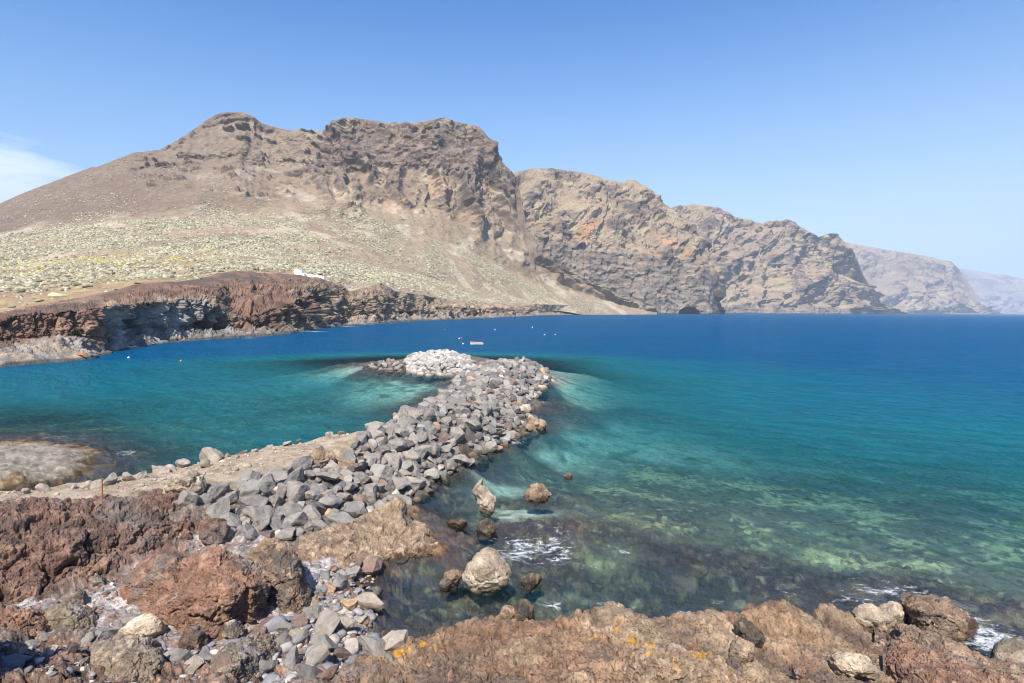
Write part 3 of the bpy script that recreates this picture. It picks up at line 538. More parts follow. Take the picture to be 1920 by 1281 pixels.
c2 = np.arange(890, 1352, 1.1)
rec = lambda pts: pts
base2 = [(890, 590, 1330), (1000, 590, 1380), (1100, 590, 1420), (1230, 587, 1470), (1330, 588, 1500), (1340, 588, 1540), (1352, 588, 1700)]
b2 = curve(c2, base2); b2[:, 2] = -4; b2b = b2.copy(); b2b[:, 2] = 0
br2 = curve(c2, [(890, 400, 1360), (960, 420, 1390), (1040, 455, 1410), (1100, 470, 1440), (1200, 478, 1480), (1300, 486, 1505), (1325, 500, 1520), (1340, 560, 1560), (1352, 585, 1720)], 8)
be2 = curve(c2, [(890, 370, 1450), (960, 380, 1460), (1040, 395, 1500), (1150, 400, 1570), (1250, 425, 1620), (1310, 450, 1600), (1330, 510, 1580), (1340, 570, 1590), (1352, 586, 1730)], 8)
cr2 = curve(c2, [(890, 345, 1600), (940, 340, 1600), (960, 331, 1620), (975, 322, 1650), (1000, 316, 1680), (1025, 316, 1700), (1055, 318, 1710), (1095, 324, 1720), (1120, 331, 1730), (1135, 336, 1730), (1170, 342, 1740), (1180, 338, 1740), (1192, 339, 1740), (1200, 345, 1740), (1212, 349, 1740), (1225, 363, 1740), (1240, 375, 1740), (1247, 384, 1740), (1270, 400, 1720), (1300, 425, 1690), (1320, 460, 1650), (1332, 515, 1620), (1342, 580, 1630), (1352, 588, 1740)])
bk2 = cr2 + np.array([40, 260, 0]); bk2[:, 2] = np.maximum(cr2[:, 2] - 50, -3)
cliff('coastal_cliff', c2, [b2, b2b, br2, be2, cr2, bk2], [6, 150, 90, 110, 10], 400, 40, 110, M_far, wall_top=2.0, red=.9, cave=(1296, 19, 19, 45))
c3 = np.arange(1200, 1700, 1.2)
b3 = curve(c3, [(1200, 589, 2150), (1340, 589, 2250), (1500, 590, 2500), (1620, 591, 2850), (1700, 592, 3300)]); b3[:, 2] = -4; b3b = b3.copy(); b3b[:, 2] = 0
br3 = curve(c3, [(1200, 500, 2200), (1340, 520, 2300), (1450, 540, 2470), (1560, 545, 2720), (1610, 560, 2860), (1650, 580, 3100), (1700, 592, 3330)], 6)
be3 = curve(c3, [(1200, 440, 2350), (1340, 450, 2450), (1450, 475, 2600), (1560, 500, 2800), (1600, 520, 2900), (1650, 575, 3130), (1700, 592, 3350)], 6)
cr3 = curve(c3, [(1200, 396, 2600), (1250, 391, 2620), (1290, 386, 2650), (1325, 386, 2660), (1345, 389, 2660), (1362, 397, 2660), (1376, 408, 2660), (1390, 409, 2670), (1405, 413, 2680), (1430, 421, 2690), (1440, 417, 2700), (1452, 415, 2710), (1462, 416, 2720), (1478, 411, 2720), (1490, 418, 2730), (1503, 428, 2740), (1512, 437, 2750), (1522, 438, 2760), (1533, 445, 2780), (1545, 441, 2800), (1555, 438, 2810), (1570, 440, 2830), (1580, 452, 2850), (1592, 462, 2860), (1605, 485, 2900), (1620, 520, 2960), (1650, 566, 3150), (1680, 590, 3250), (1700, 593, 3360)])
bk3 = cr3 + np.array([60, 350, 0]); bk3[:, 2] = np.maximum(cr3[:, 2] - 60, -3)
cliff('coastal_cliff', c3, [b3, b3b, br3, be3, cr3, bk3], [6, 110, 110, 110, 10], 500, 60, 170, M_far, wall_top=1.25, rib=62, sky_k=.3, red=.25)
farther = lambda pts: [(x, y, d * 1.05) for x, y, d in pts]
c4 = np.arange(1540, 1880, 1.5)
b4 = curve(c4, farther([(1540, 591, 4300), (1700, 591, 4500), (1850, 592, 5200), (1880, 592, 5800)])); b4[:, 2] = -4; b4b = b4.copy(); b4b[:, 2] = 0
br4 = curve(c4, farther([(1540, 540, 4400), (1700, 545, 4650), (1790, 555, 4900), (1840, 580, 5200), (1880, 592, 5850)]), 6)
be4 = curve(c4, farther([(1540, 490, 4800), (1700, 505, 5000), (1780, 525, 5100), (1830, 575, 5300), (1880, 592, 5900)]), 6)
cr4 = curve(c4, farther([(1540, 446, 5300), (1590, 456, 5350), (1650, 466, 5400), (1700, 475, 5450), (1750, 483, 5500), (1775, 489, 5500), (1795, 501, 5500), (1812, 525, 5500), (1835, 565, 5500), (1850, 588, 5600), (1880, 593, 5950)]))
bk4 = cr4 + np.array([80, 500, 0]); bk4[:, 2] = np.maximum(cr4[:, 2] - 60, -3)
cliff('coastal_cliff', c4, [b4, b4b, br4, be4, cr4, bk4], [4, 70, 70, 70, 8], 600, 90, 300, M_far, red=.15)
c5 = np.arange(1740, 2300, 2.5)
b5 = curve(c5, farther([(1740, 591, 9000), (2300, 594, 9400)])); b5[:, 2] = -4; b5b = b5.copy(); b5b[:, 2] = 0
br5 = curve(c5, farther([(1740, 550, 9200), (1920, 560, 9300), (2300, 585, 9600)]))
cr5 = curve(c5, farther([(1740, 498, 10200), (1800, 503, 10200), (1850, 511, 10200), (1920, 523, 10200), (2100, 552, 10200), (2300, 588, 10200)]))
bk5 = cr5 + np.array([80, 500, 0]); bk5[:, 2] = np.maximum(cr5[:, 2] - 60, -3)
cliff('coastal_cliff', c5, [b5, b5b, br5, cr5, bk5], [4, 50, 60, 6], 700, 130, 500, M_far, red=.1)

# ------------------------------------------------------------------ headland across the bay
ch = np.concatenate([np.arange(-420, -20, 6.0), np.arange(-20, 1112, 1.0)])
WL = [(-420, 705), (0, 690), (60, 683), (110, 680), (170, 674), (198, 666), (230, 656), (300, 645), (345, 640), (400, 637), (450, 634), (500, 631), (545, 626), (580, 621), (620, 614), (650, 611), (700, 609), (740, 605), (800, 602), (870, 599), (930, 596.5), (1000, 593), (1060, 591), (1100, 590), (1200, 588.5), (1266, 588)]
wy = np.interp(ch, *np.array(WL).T); w1_ = on_z(ch, wy, 0.0); k = np.exp(-np.linspace(-2, 2, 21) ** 2); k /= k.sum()
dw = np.convolve(np.pad(w1_[:, 1], 10, mode='edge'), k, 'valid')
def hc(pts, dist):
    a = np.array(pts, float); return at_y(ch, np.interp(ch, a[:, 0], a[:, 1]), dist)
H1 = w1_.copy(); H0 = H1.copy(); H0[:, 1] -= 6; H0[:, 2] = -3
d2 = dw * 1.03 + 5; d3 = dw * 1.05 + 8; ov = np.interp(ch, [-420, 180, 210, 400, 440, 600, 640, 1266], [2, 2, -.8, -.8, 5, 5, 3, 3]); d4 = d3 + ov
hd = np.interp(ch, np.array(HC)[:, 0], np.array(HC)[:, 2]); d5 = np.maximum(hd - 4, d4 + 6)
H2 = hc([(-420, 660), (0, 655), (60, 645), (110, 634), (150, 638), (200, 652), (220, 640), (300, 632), (345, 630), (400, 627), (450, 622), (500, 618), (580, 612), (650, 603), (735, 597), (800, 596), (900, 592), (1000, 589.5), (1100, 587), (1266, 587)], d2)
H3 = hc([(-420, 640), (0, 638), (100, 628), (170, 632), (200, 640), (220, 620), (300, 616), (345, 614), (400, 612), (430, 618), (500, 607), (580, 600), (650, 594), (735, 588), (800, 589), (900, 587), (1000, 585.5), (1100, 584.5), (1266, 586.5)], d3)
H4 = hc([(-420, 590), (0, 592), (80, 585), (180, 578), (195, 574), (240, 570), (280, 566), (340, 560), (380, 562), (405, 572), (430, 590), (460, 590), (520, 578), (560, 560), (600, 550), (640, 562), (700, 560), (760, 572), (830, 574), (900, 578), (1000, 580), (1100, 581), (1266, 586)], d4)
H5 = hc([(a, b_ - 4) for a, b_, c in HC], d5)
H6 = H5 + np.array([0, 26, 0]); H6[:, 2] -= 5
H4[:, 2] = np.minimum(H4[:, 2], H5[:, 2] - .5); H3[:, 2] = np.minimum(H3[:, 2], H4[:, 2] - .5); H2[:, 2] = np.clip(H2[:, 2], .8, H3[:, 2] - .2)
P, seg = loft([H0, H1, H2, H3, H4, H5, H6], [4, 40, 20, 90, 80, 10])
sg = seg[:, None] + np.zeros((1, len(ch))); pxc = np.broadcast_to(ch, sg.shape); N = outward(P)
sc = np.clip(dw / 200, .5, 4)[None]
far_t = np.broadcast_to(sm(dw, 230, 480)[None], sg.shape)
def two(fn):                                # rock detail at a near and a far grain, crossfaded along the coast
    return lerp(fn(P / .8), fn(P / 2.0), far_t)
def crags(PS):
    wv = np.stack([fbm(PS, 2.5, 3, 891 + k) for k in range(3)], -1) * .9
    f1, f2, ci = worley((PS + wv) * np.array([1, 1, .8]), 4.2, 89); g1_, g2_, c2_ = worley((PS + wv * .5), 1.4, 90)
    return np.stack([ci, sm(f2 - f1, .14, 0), c2_, sm(g2_ - g1_, .15, 0)])
nz = two(lambda Q: fbm(Q, 22, 4, 800))
ck = two(crags); ci, hk, c2_, hk2 = ck
cl = sm(sg, .9, 2.2) * sm(sg + nz * .5, 5.1, 4.3)
d = cl * two(lambda Q: (ridged(Q * np.array([1, 1, .6]), 17, 4, 810) - .5) * 7.0 + (ridged(Q, 6, 4, 820) - .5) * 2.0 + fbm(Q, 2, 4, 830) * .8 + (ridged(Q, 1.6, 3, 895) - .5) * .8)
d += cl * ((ci - .5) * 1.7 - hk * 1.3 + (c2_ - .5) * .7 - hk2 * .5) * lerp(1, .45, far_t)
d += two(lambda Q: (ridged(Q, 6, 4, 840) - .5) * 1.6) * sm(sg, .9, 1.1) * sm(sg, 3.2, 2.4) + two(lambda Q: fbm(Q, 12, 3, 845)) * .8 * sm(sg, 3.8, 4.3)
PS = P
# the two notches that stand in shade
for cx, wpx, s0, s1, dp in ((595, 13, 3.15, 4.25, 9), (415, 10, 2.6, 3.5, 7), (250, 30, 2.9, 3.45, 4), (385, 22, 2.7, 3.2, 5), (760, 17, 2.6, 3.3, 4), (528, 12, 2.9, 3.4, 5), (480, 16, 3.95, 4.3, 3), (880, 10, 2.2, 3.0, 2), (1015, 14, 2.3, 3.2, 2), (1150, 12, 2, 3, 2)):
    d = d - dp * sm(1 - np.abs(pxc + nz * 14 - cx) / wpx, 0, .3) * sm(sg, s0, s0 + .12) * sm(sg, s1, s1 - .12)
d *= np.where(sg > 5, .1, 1)
d = d * np.minimum(sc, 2.2) * lerp(1, .25, sm(pxc, 960, 1060))
Ph = P + N * d[..., None] * np.array([1, 1, .6])
Ph[..., 2] = np.where(sg > 5.0, P[..., 2], Ph[..., 2])
cr_ = mixc(np.broadcast_to([.15, .093, .066], P.shape), [.10, .075, .06], sm(nz, -.1, .4)); cr_ = mixc(cr_, [.185, .112, .075], sm(fbm(PS, 9, 3, 850), .1, .5))
cg_ = mixc(np.broadcast_to([.225, .205, .185], P.shape), [.13, .118, .108], sm(fbm(PS, 5, 4, 860), -.1, .35)); cg_ = mixc(cg_, [.27, .25, .225], sm(fbm(PS, 2.5, 3, 870), .15, .5))
ct_ = mixc(np.broadcast_to([.30, .225, .15], P.shape), [.21, .16, .115], sm(fbm(PS, 6, 4, 880), -.1, .3)); ct_ = mixc(ct_, [.13, .11, .095], sm(ridged(PS, 4, 3, 885), .68, .85) * .5)
gw = sm(pxc + nz * 30, 185, 205) * sm(pxc + nz * 30, 460, 400) * sm(sg + nz * .3, 3.95, 3.6)
gw = np.maximum(gw, sm(sg + nz * .4, 2.4, 1.9) * .8)
tw = sm(pxc + nz * 120, 520, 640)
tw = np.maximum(tw, sm(pxc, 460, 420) * sm(pxc, 180, 200) * sm(sg, 3.45, 3.6) * sm(sg, 4.1, 3.95))
Ch = mixc(cr_, ct_, np.clip(tw, 0, 1) * lerp(.9, .35, sm(sg, 4.1, 4.6) * sm(pxc, 800, 600))); Ch = mixc(Ch, cg_, gw)
Ch = mixc(Ch, [.30, .24, .17], sm(sg, 2.3, 1.6) * sm(pxc, 215, 180) * .8 * sm(fbm(PS, 4, 3, 890), .3, -.1))
Ch = mixc(Ch, mixc(Ch, [.32, .26, .17], .8), sm(sg + nz * .5, 4.6, 5.0) * np.maximum(sm(pxc, 700, 800), sm(pxc, 220, 80)))
Ch *= lerp(1, .72 + .56 * ci, cl * .8 * (1 - .5 * far_t))[..., None]; Ch *= lerp(1, .8 + .4 * c2_, cl * .7)[..., None]
Ch = mixc(Ch, [.05, .045, .04], sm(Ph[..., 2] / np.minimum(sc, 1.3) + nz * .6, 1.0, .35) * .85)
headland = build_hill('headland', Ph, Ch, M_head)

#@@OBJ
# ------------------------------------------------------------------ rocks: generators
M_grey = rock_mat('grey_basalt', 0.45, 0.9, 0.035, 0.2, base=((.135, .125, .115), (.25, .228, .198), (.19, .175, .157), (.31, .278, .235), (.16, .153, .145), (.23, .204, .174), (.275, .244, .205)), pits=.35, tint=(.31, .255, .19), wet=True)
M_brown = rock_mat('brown_scoria', 0.4, 0.9, 0.05, 0.25, base=((.20, .125, .095), (.26, .175, .13), (.16, .115, .10)), pits=.6, wet=True)
M_pale = rock_mat('pale_weathered_rock', 0.5, 0.8, 0.05, 0.2, base=((.37, .305, .235), (.32, .27, .21), (.41, .35, .28)), pits=.4, wet=True)
M_orange = rock_mat('tan_porous_rock', 0.4, 0.9, 0.06, 0.3, base=((.43, .30, .18), (.40, .27, .17)), pits=.8, wet=True)
M_black = rock_mat('black_basalt', 0.4, 0.7, 0.03, 0.2, base=((.06, .058, .06), (.075, .07, .068)), pits=.3)
M_sea_rock = rock_mat('wet_brown_rock', 0.5, 0.9, 0.05, 0.35, base=((.15, .11, .075), (.12, .09, .065)), pits=.6)
def icos(level):
    bm = bmesh.new(); bmesh.ops.create_icosphere(bm, subdivisions=level, radius=1.0)
    V = np.array([v.co[:] for v in bm.verts]); f = np.array([[v.index for v in q.verts] for q in bm.faces]); bm.free(); return V, f
ICO = {k: icos(k) for k in (2, 3, 4, 5, 6)}
def stone_verts(level, seed, cuts=11, dmin=.5, dmax=.85, rough=.05, axes=(1, .85, .75)):
    r = np.random.default_rng(seed); V = ICO[level][0].copy()
    for i in range(cuts):
        n = r.normal(size=3); n /= np.linalg.norm(n); d = r.uniform(dmin, dmax)
        V -= np.maximum(0, V @ n - d)[:, None] * n * r.uniform(.94, 1.0)
    V = V * np.array(axes) + 0
    if rough: V = V + ICO[level][0] * (fbm(V + seed * 7.1, .9, 3, seed % 50) * rough * 1.6 + fbm(V + seed * 3.3, .25, 2, seed % 40) * rough * .5)[:, None]
    return V / (np.abs(V[:, :2]).max())
def hit(px, py, lo=6.0):                    # where the line of sight meets the shore
    d = ray(px, py); t = np.exp(np.linspace(np.log(lo), np.log(230), 4000)); Q = d[None] / d[1] * t[:, None] + np.array([0, 0, CAMZ])
    z = shore_z(Q[:, 0], Q[:, 1]); k = np.argmax(np.maximum(z, -.02) >= Q[:, 2]); return np.array([Q[k, 0], Q[k, 1], max(z[k], -.02)])
def scoria(P, s, seed, crack=.5):           # rough lava: blocks, cracks, clinker
    wq = P + np.stack([fbm(P, s * .5, 3, seed), fbm(P, s * .5, 3, seed + 1), fbm(P, s * .5, 3, seed + 2)], -1) * s * .18
    f1, f2, c1 = worley(wq * np.array([1, 1, 1.25]), s, seed); k1 = sm(f2 - f1, .14, 0)
    g1, g2, c2 = worley(wq, s * .33, seed + 1); k2 = sm(g2 - g1, .2, 0)
    d = (c1 - .5) * .24 * s - k1 * .2 * s * crack + (c2 - .5) * .085 * s - k2 * .05 * s * crack + (ridged(P, s * 1.2, 4, seed + 5) - .55) * .22 * s + (billow(P, s * .14, 3, seed + 9) - .4) * .05 * s
    return d, c1, c2, np.maximum(k1, k2 * .6)
PAL = {
 'red': ([.225, .125, .082], [.155, .095, .07], [.29, .185, .12], [.19, .155, .13]),
 'deepred': ([.155, .09, .066], [.11, .075, .06], [.21, .13, .09], [.15, .125, .11]),
 'tan': ([.285, .20, .128], [.215, .15, .10], [.345, .26, .18], [.18, .145, .115]),
 'brown': ([.205, .138, .092], [.14, .10, .075], [.29, .21, .14], [.11, .093, .08]),
 'olive': ([.20, .155, .11], [.15, .12, .095], [.30, .235, .17], [.19, .17, .155]),
 'pale': ([.385, .305, .215], [.31, .24, .17], [.43, .35, .26], [.25, .205, .155]),
 'wet': ([.10, .075, .05], [.07, .055, .042], [.17, .125, .075], [.05, .045, .04])}
def paint(P, pal, s, seed, c1, c2):
    a, b_, c, d = PAL[pal]
    n = fbm(P, s * 1.5, 4, seed); m = fbm(P, s * .4, 4, seed + 3)
    C = mixc(np.broadcast_to(a, P.shape), b_, sm(n, -.1, .4)); C = mixc(C, c, sm(m + n * .3, .12, .5)); C = mixc(C, d, sm(fbm(P, s * 2.2, 3, seed + 7), .15, .5) * .75)
    C = C * (lerp(.82, 1.18, c1) * lerp(.88, 1.12, c2))[..., None]
    wet_ = sm(P[..., 2] + m * .12, .32, .08)
    return mixc(C, C * np.array([.36, .31, .26]), wet_ * .9)
def outcrop(name, label, cat, base, brow, crest, pal, seed, s=.9, amp=1.0, back=.7, step=.9, group=None, veins=0, lichen=0):
    x0, x1 = base[0][0], base[-1][0]; c = np.arange(x0, x1 + .1, step)
    a = np.array(base, float); B0 = on_z(c, np.interp(c, a[:, 0], a[:, 1]), np.interp(c, a[:, 0], a[:, 2])); yb = B0[:, 1]
    k = np.exp(-np.linspace(-2, 2, 31) ** 2); k /= k.sum(); ysm = np.convolve(np.pad(yb, 15, mode='edge'), k, 'valid')
    def cv(p): q = np.array(p, float); return at_y(c, np.interp(c, q[:, 0], q[:, 1]), ysm + np.interp(c, q[:, 0], q[:, 2]))
    B1, B2 = cv(brow), cv(crest)
    d = B2[:, :2] / np.linalg.norm(B2[:, :2], axis=1)[:, None]
    Bk = B2.copy(); Bk[:, :2] += d * back; Bk[:, 2] -= np.maximum(.25 * back, .1); Be = Bk.copy(); Be[:, :2] += d * back * .9; Be[:, 2] = B0[:, 2] - .7
    Bf = B0.copy(); Bf[:, :2] -= d * .12; Bf[:, 2] -= .7
    P, seg = loft([Bf, B0, B1, B2, Bk, Be], [14, 75, 75, 34, 20])
    # round the loft off a little
    for _ in range(10): P[1:-1] = P[1:-1] * .5 + (P[:-2] + P[2:]) * .25
    N = outward(P); dd, c1, c2, cr = scoria(P, s, seed)
    e = np.minimum(np.arange(len(c)), np.arange(len(c))[::-1]); e = sm(e * step, 0, 14)[None]
    Q = P + N * (dd * amp)[..., None] * lerp(.35, 1, e)[..., None]
    C = paint(P, pal, s, seed + 20, c1, c2)
    if veins: C = mixc(C, [.30, .27, .24], sm(np.abs(fbm(P * np.array([1, 1, .5]), 1.6, 2, seed + 55)), .05, .01) * sm(fbm(P, 1.3, 2, seed + 56), 0, .2) * veins)
    if lichen: C = mixc(C, [.58, .29, .03], sm(fbm(Q, .22, 4, seed + 57), .16, .3) * sm(fbm(Q, .9, 2, seed + 58), -.15, .15) * lichen)
    o = link(name, raw_mesh(name, Q, grid_faces(*Q.shape[:2]), C), M_near); return tag(o, label, cat, group)
def boulder(name, label, cat, px, py, wpx, hr, pal, seed, dr=.85, rz=0., s=.45, amp=.6, cuts=10, sink=.25, level=5, group=None, squash=None, mat=None, water=False, tilt=0.0):
    """One rock: PX, PY is the middle of its foot in the picture, WPX its width there, HR its height over its width."""
    p = on_z(px, py, -.02) if water else hit(px, py); wd = wpx * np.linalg.norm(p - [0, 0, CAMZ]) / F
    V = stone_verts(level, seed, cuts, .55, .9, .05, (1, dr, 1)); V[:, 2] /= np.ptp(V[:, 2]); V[:, 2] -= V[:, 2].min()
    V = V * np.array([wd / 2, wd / 2, wd * hr / (1 - sink)])
    if squash: V = squash(V, wd)
    Rm = np.array((Matrix.Rotation(rz, 3, 'Z') @ Matrix.Rotation(tilt, 3, 'Y'))); V = V @ Rm.T
    dd, c1, c2, cr = scoria(V + seed * 5.0, s * wd, seed, .45)
    nn = V - V.mean(0); nn /= np.linalg.norm(nn, axis=1)[:, None]; V = V + nn * (dd * amp)[:, None]
    d = np.array([p[0], p[1]]) / np.hypot(p[0], p[1]); foot = np.array([p[0] + d[0] * wd * .32, p[1] + d[1] * wd * .32, p[2] - wd * hr * sink / (1 - sink)])
    C = paint(V + foot, pal, s * wd * 1.2, seed + 20, c1, c2)
    o = link(name, raw_mesh(name, V, ICO[level][1], C), mat or M_near); o.location = foot; return tag(o, label, cat, group)

# ------------------------------------------------------------------ outcrops of the near shore
outcrop('rock_bank', 'long dark red lava bank below the path, cracked along its whole face', 'rock bank',
    [(-420, 1220, 1.4), (-200, 1160, 1.2), (0, 1118, 1.05), (60, 1106, 1.0), (120, 1094, .95), (170, 1078, .9), (220, 1061, .9), (280, 1044, .9), (320, 1030, .9), (350, 1012, 1.0), (372, 988, 1.2), (388, 962, 1.6)],
    [(-420, 1080, 1.0), (-200, 1050, 1.0), (0, 1030, .9), (100, 1020, .9), (200, 1000, .8), (280, 985, .8), (330, 972, .8), (360, 968, .7), (388, 955, .4)],
    [(-420, 985, 3.2), (-200, 965, 3.0), (0, 944, 2.8), (50, 941, 2.8), (110, 946, 2.7), (190, 941, 2.6), (250, 932, 2.5), (300, 926, 2.3), (330, 926, 2.0), (355, 940, 1.5), (372, 952, 1.0), (388, 952, .5)], 'deepred', 31, 1.15, 1.15, back=1.4)
outcrop('rock_outcrop', 'reddish brown lava outcrop above the white gravel, left lobe beside the dark crevice', 'rock outcrop',
    [(222, 1125, .85), (240, 1138, .85), (270, 1152, .85), (300, 1165, .9), (330, 1170, .9), (355, 1150, .9), (375, 1110, .9)],
    [(222, 1105, .2), (250, 1092, .6), (300, 1085, .8), (350, 1080, .8), (375, 1070, .6)],
    [(222, 1092, .5), (238, 1074, 1.0), (275, 1052, 1.6), (320, 1045, 1.9), (350, 1040, 1.9), (375, 1044, 1.2)], 'red', 43, .7, 1.0, veins=.0)
outcrop('rock_outcrop', 'biggest reddish brown lava outcrop with pale grey streak, overhanging its right foot', 'rock outcrop',
    [(286, 1172, .9), (310, 1184, .9), (350, 1196, .9), (395, 1204, .9), (430, 1200, .9), (455, 1182, .9), (480, 1160, .95), (505, 1130, 1.0), (515, 1100, 1.1)],
    [(286, 1150, .1), (310, 1128, .3), (350, 1120, .35), (400, 1115, .3), (440, 1108, .1), (480, 1095, -.1), (515, 1085, 0)],
    [(286, 1140, .4), (305, 1115, .9), (330, 1085, 1.4), (352, 1052, 1.9), (380, 1036, 2.2), (400, 1030, 2.3), (430, 1040, 2.2), (455, 1048, 1.9), (485, 1062, 1.5), (515, 1078, .8)], 'red', 57, .75, 1.05, veins=.85)
outcrop('rock_outcrop', 'brown lava outcrop with rounded top at the right end of the red rocks', 'rock outcrop',
    [(462, 1120, .9), (490, 1140, .9), (520, 1150, .85), (550, 1152, .8), (570, 1145, .8), (584, 1130, .8)],
    [(462, 1075, .2), (490, 1072, .4), (530, 1075, .4), (560, 1090, .3), (584, 1115, .2)],
    [(462, 1050, .7), (475, 1030, 1.2), (495, 1019, 1.4), (528, 1018, 1.4), (548, 1032, 1.2), (564, 1062, .9), (576, 1095, .6), (584, 1112, .4)], 'brown', 63, .6, 1.0)
outcrop('rock_outcrop', 'jagged tan outcrop at the foot of the jetty, peak leaning over the water', 'rock outcrop',
    [(560, 1040, .75), (600, 1050, .6), (650, 1052, .45), (700, 1046, .25), (750, 1042, .1), (800, 1040, .05), (835, 1040, -.05)],
    [(560, 1025, .3), (600, 1020, .6), (650, 1008, .9), (700, 1003, 1.0), (750, 1002, .9), (800, 1015, .6), (835, 1034, .2)],
    [(560, 1012, .8), (600, 998, 1.3), (640, 984, 1.8), (670, 975, 2.2), (700, 962, 2.4), (720, 952, 2.5), (733, 940, 2.6), (745, 936, 2.6), (758, 944, 2.5), (762, 965, 2.2), (775, 980, 1.9), (795, 985, 1.6), (806, 1005, 1.2), (835, 1030, .4)], 'tan', 71, .6, .9)
outcrop('rock_outcrop', 'red and brown lump of lava in the bottom left corner behind the shadow', 'rock outcrop',
    [(-120, 1215, 1.5), (-40, 1206, 1.3), (0, 1204, 1.2), (40, 1200, 1.15), (75, 1188, 1.1), (98, 1172, 1.0)],
    [(-120, 1175, .3), (0, 1172, .35), (60, 1165, .3), (98, 1160, .2)], [(-120, 1140, 1.0), (-40, 1138, 1.0), (0, 1142, .9), (40, 1150, .7), (75, 1154, .5), (98, 1158, .35)], 'red', 83, .5, 1.0)
outcrop('rock_outcrop', 'rough grey brown lava block in the left foreground gravel, notched at its right side', 'rock outcrop',
    [(170, 1262, 1.6), (205, 1280, 1.7), (250, 1288, 1.7), (290, 1282, 1.6), (312, 1262, 1.5)],
    [(170, 1240, .15), (210, 1238, .4), (260, 1238, .4), (300, 1240, .3), (312, 1245, .2)], [(170, 1222, .5), (205, 1208, .9), (240, 1203, 1.0), (275, 1207, .9), (298, 1218, .6), (312, 1235, .4)], 'olive', 97, .5, 1.0)
outcrop('rock_outcrop', 'ridge of brown lava running down to the bottom edge between grey cobbles', 'rock outcrop',
    [(395, 1300, 1.8), (430, 1300, 1.75), (470, 1278, 1.5), (500, 1258, 1.3), (528, 1232, 1.1)],
    [(395, 1270, .3), (430, 1255, .4), (470, 1235, .4), (505, 1220, .3), (528, 1215, .2)], [(395, 1252, .6), (425, 1228, .9), (460, 1208, 1.0), (490, 1200, .9), (512, 1202, .7), (528, 1210, .4)], 'olive', 101, .45, 1.0)
outcrop('rock_outcrop', 'olive brown lump beside the white gravel in the left foreground', 'rock outcrop',
    [(78, 1168, .95), (100, 1182, 1.0), (135, 1190, 1.0), (165, 1180, .95), (182, 1165, .9)],
    [(78, 1158, .1), (110, 1155, .3), (150, 1155, .3), (182, 1156, .2)], [(78, 1150, .3), (100, 1142, .6), (130, 1139, .7), (160, 1144, .6), (182, 1152, .3)], 'olive', 107, .4, 1.0)
# out of the picture at the left: a rise added to cast the shadow in the bottom left corner
outcrop('rock_outcrop', 'tall dark unseen lava rise added beyond the left edge to cast the corner shadow', 'rock outcrop',
    [(-460, 1340, 2.4), (-300, 1335, 2.2), (-120, 1330, 2.1), (-60, 1325, 2.0), (-16, 1300, 1.9)], [(-460, 1190, .15), (-120, 1180, .15), (-60, 1190, .1), (-16, 1240, .05)], [(-460, 1075, .7), (-300, 1080, .7), (-120, 1090, .65), (-60, 1110, .55), (-30, 1180, .3), (-16, 1230, .15)], 'deepred', 113, .6, .8, step=3)
# right foreground
outcrop('rock_outcrop', 'dark wedge shaped rock standing in the foam at the right shore, pointing left', 'rock outcrop',
    [(1690, 1150, .0), (1705, 1170, .0), (1725, 1190, .05), (1760, 1200, .1), (1790, 1205, .1), (1815, 1200, .0), (1835, 1185, -.1)],
    [(1690, 1132, -.3), (1710, 1140, -.35), (1740, 1148, -.1), (1780, 1155, .2), (1815, 1170, .2), (1835, 1178, .1)],
    [(1690, 1119, .3), (1710, 1119, .5), (1740, 1123, .8), (1775, 1125, .9), (1785, 1134, .9), (1800, 1150, .7), (1820, 1160, .5), (1835, 1172, .3)], 'brown', 121, .55, .9)
outcrop('rock_outcrop', 'brown rough lava spine across the bottom right corner, grey slab on its back', 'rock outcrop',
    [(1640, 1215, .75), (1665, 1235, .8), (1690, 1255, 1.0), (1740, 1290, 1.2), (1800, 1310, 1.3), (1900, 1340, 1.3), (2000, 1360, 1.3)],
    [(1640, 1200, .1), (1680, 1212, .3), (1740, 1240, .4), (1800, 1260, .4), (1900, 1290, .4), (2000, 1310, .4)],
    [(1640, 1190, .3), (1665, 1180, .7), (1690, 1176, .9), (1730, 1190, 1.2), (1770, 1205, 1.2), (1810, 1222, 1.2), (1850, 1240, 1.2), (1900, 1262, 1.1), (2000, 1290, 1.0)], 'brown', 131, .6, 1.0)
outcrop('rock_outcrop', 'red brown lava lump with a hollow, lowest of the rocks in the bottom right corner', 'rock outcrop',
    [(1655, 1275, 1.5), (1690, 1300, 1.7), (1740, 1320, 1.8), (1820, 1340, 1.8), (1900, 1350, 1.8)],
    [(1655, 1250, .1), (1700, 1252, .3), (1760, 1265, .4), (1840, 1280, .4), (1900, 1295, .4)], [(1655, 1228, .35), (1680, 1220, .7), (1720, 1224, .9), (1770, 1236, 1.0), (1830, 1252, .9), (1870, 1268, .7), (1900, 1280, .6)], 'red', 137, .5, 1.0)
outcrop('rock_outcrop', 'clinkery brown lava crust with yellow lichen at the bottom edge right of centre', 'rock outcrop',
    [(1170, 1285, 3.0), (1200, 1300, 3.2), (1260, 1310, 3.2), (1330, 1310, 3.0), (1390, 1305, 2.8)], [(1170, 1265, .1), (1220, 1255, .25), (1300, 1260, .25), (1390, 1280, .2)],
    [(1170, 1250, .3), (1195, 1225, .5), (1225, 1213, .6), (1260, 1218, .6), (1300, 1230, .6), (1350, 1250, .5), (1390, 1268, .3)], 'tan', 139, .32, 1.0, back=.35, lichen=.9)
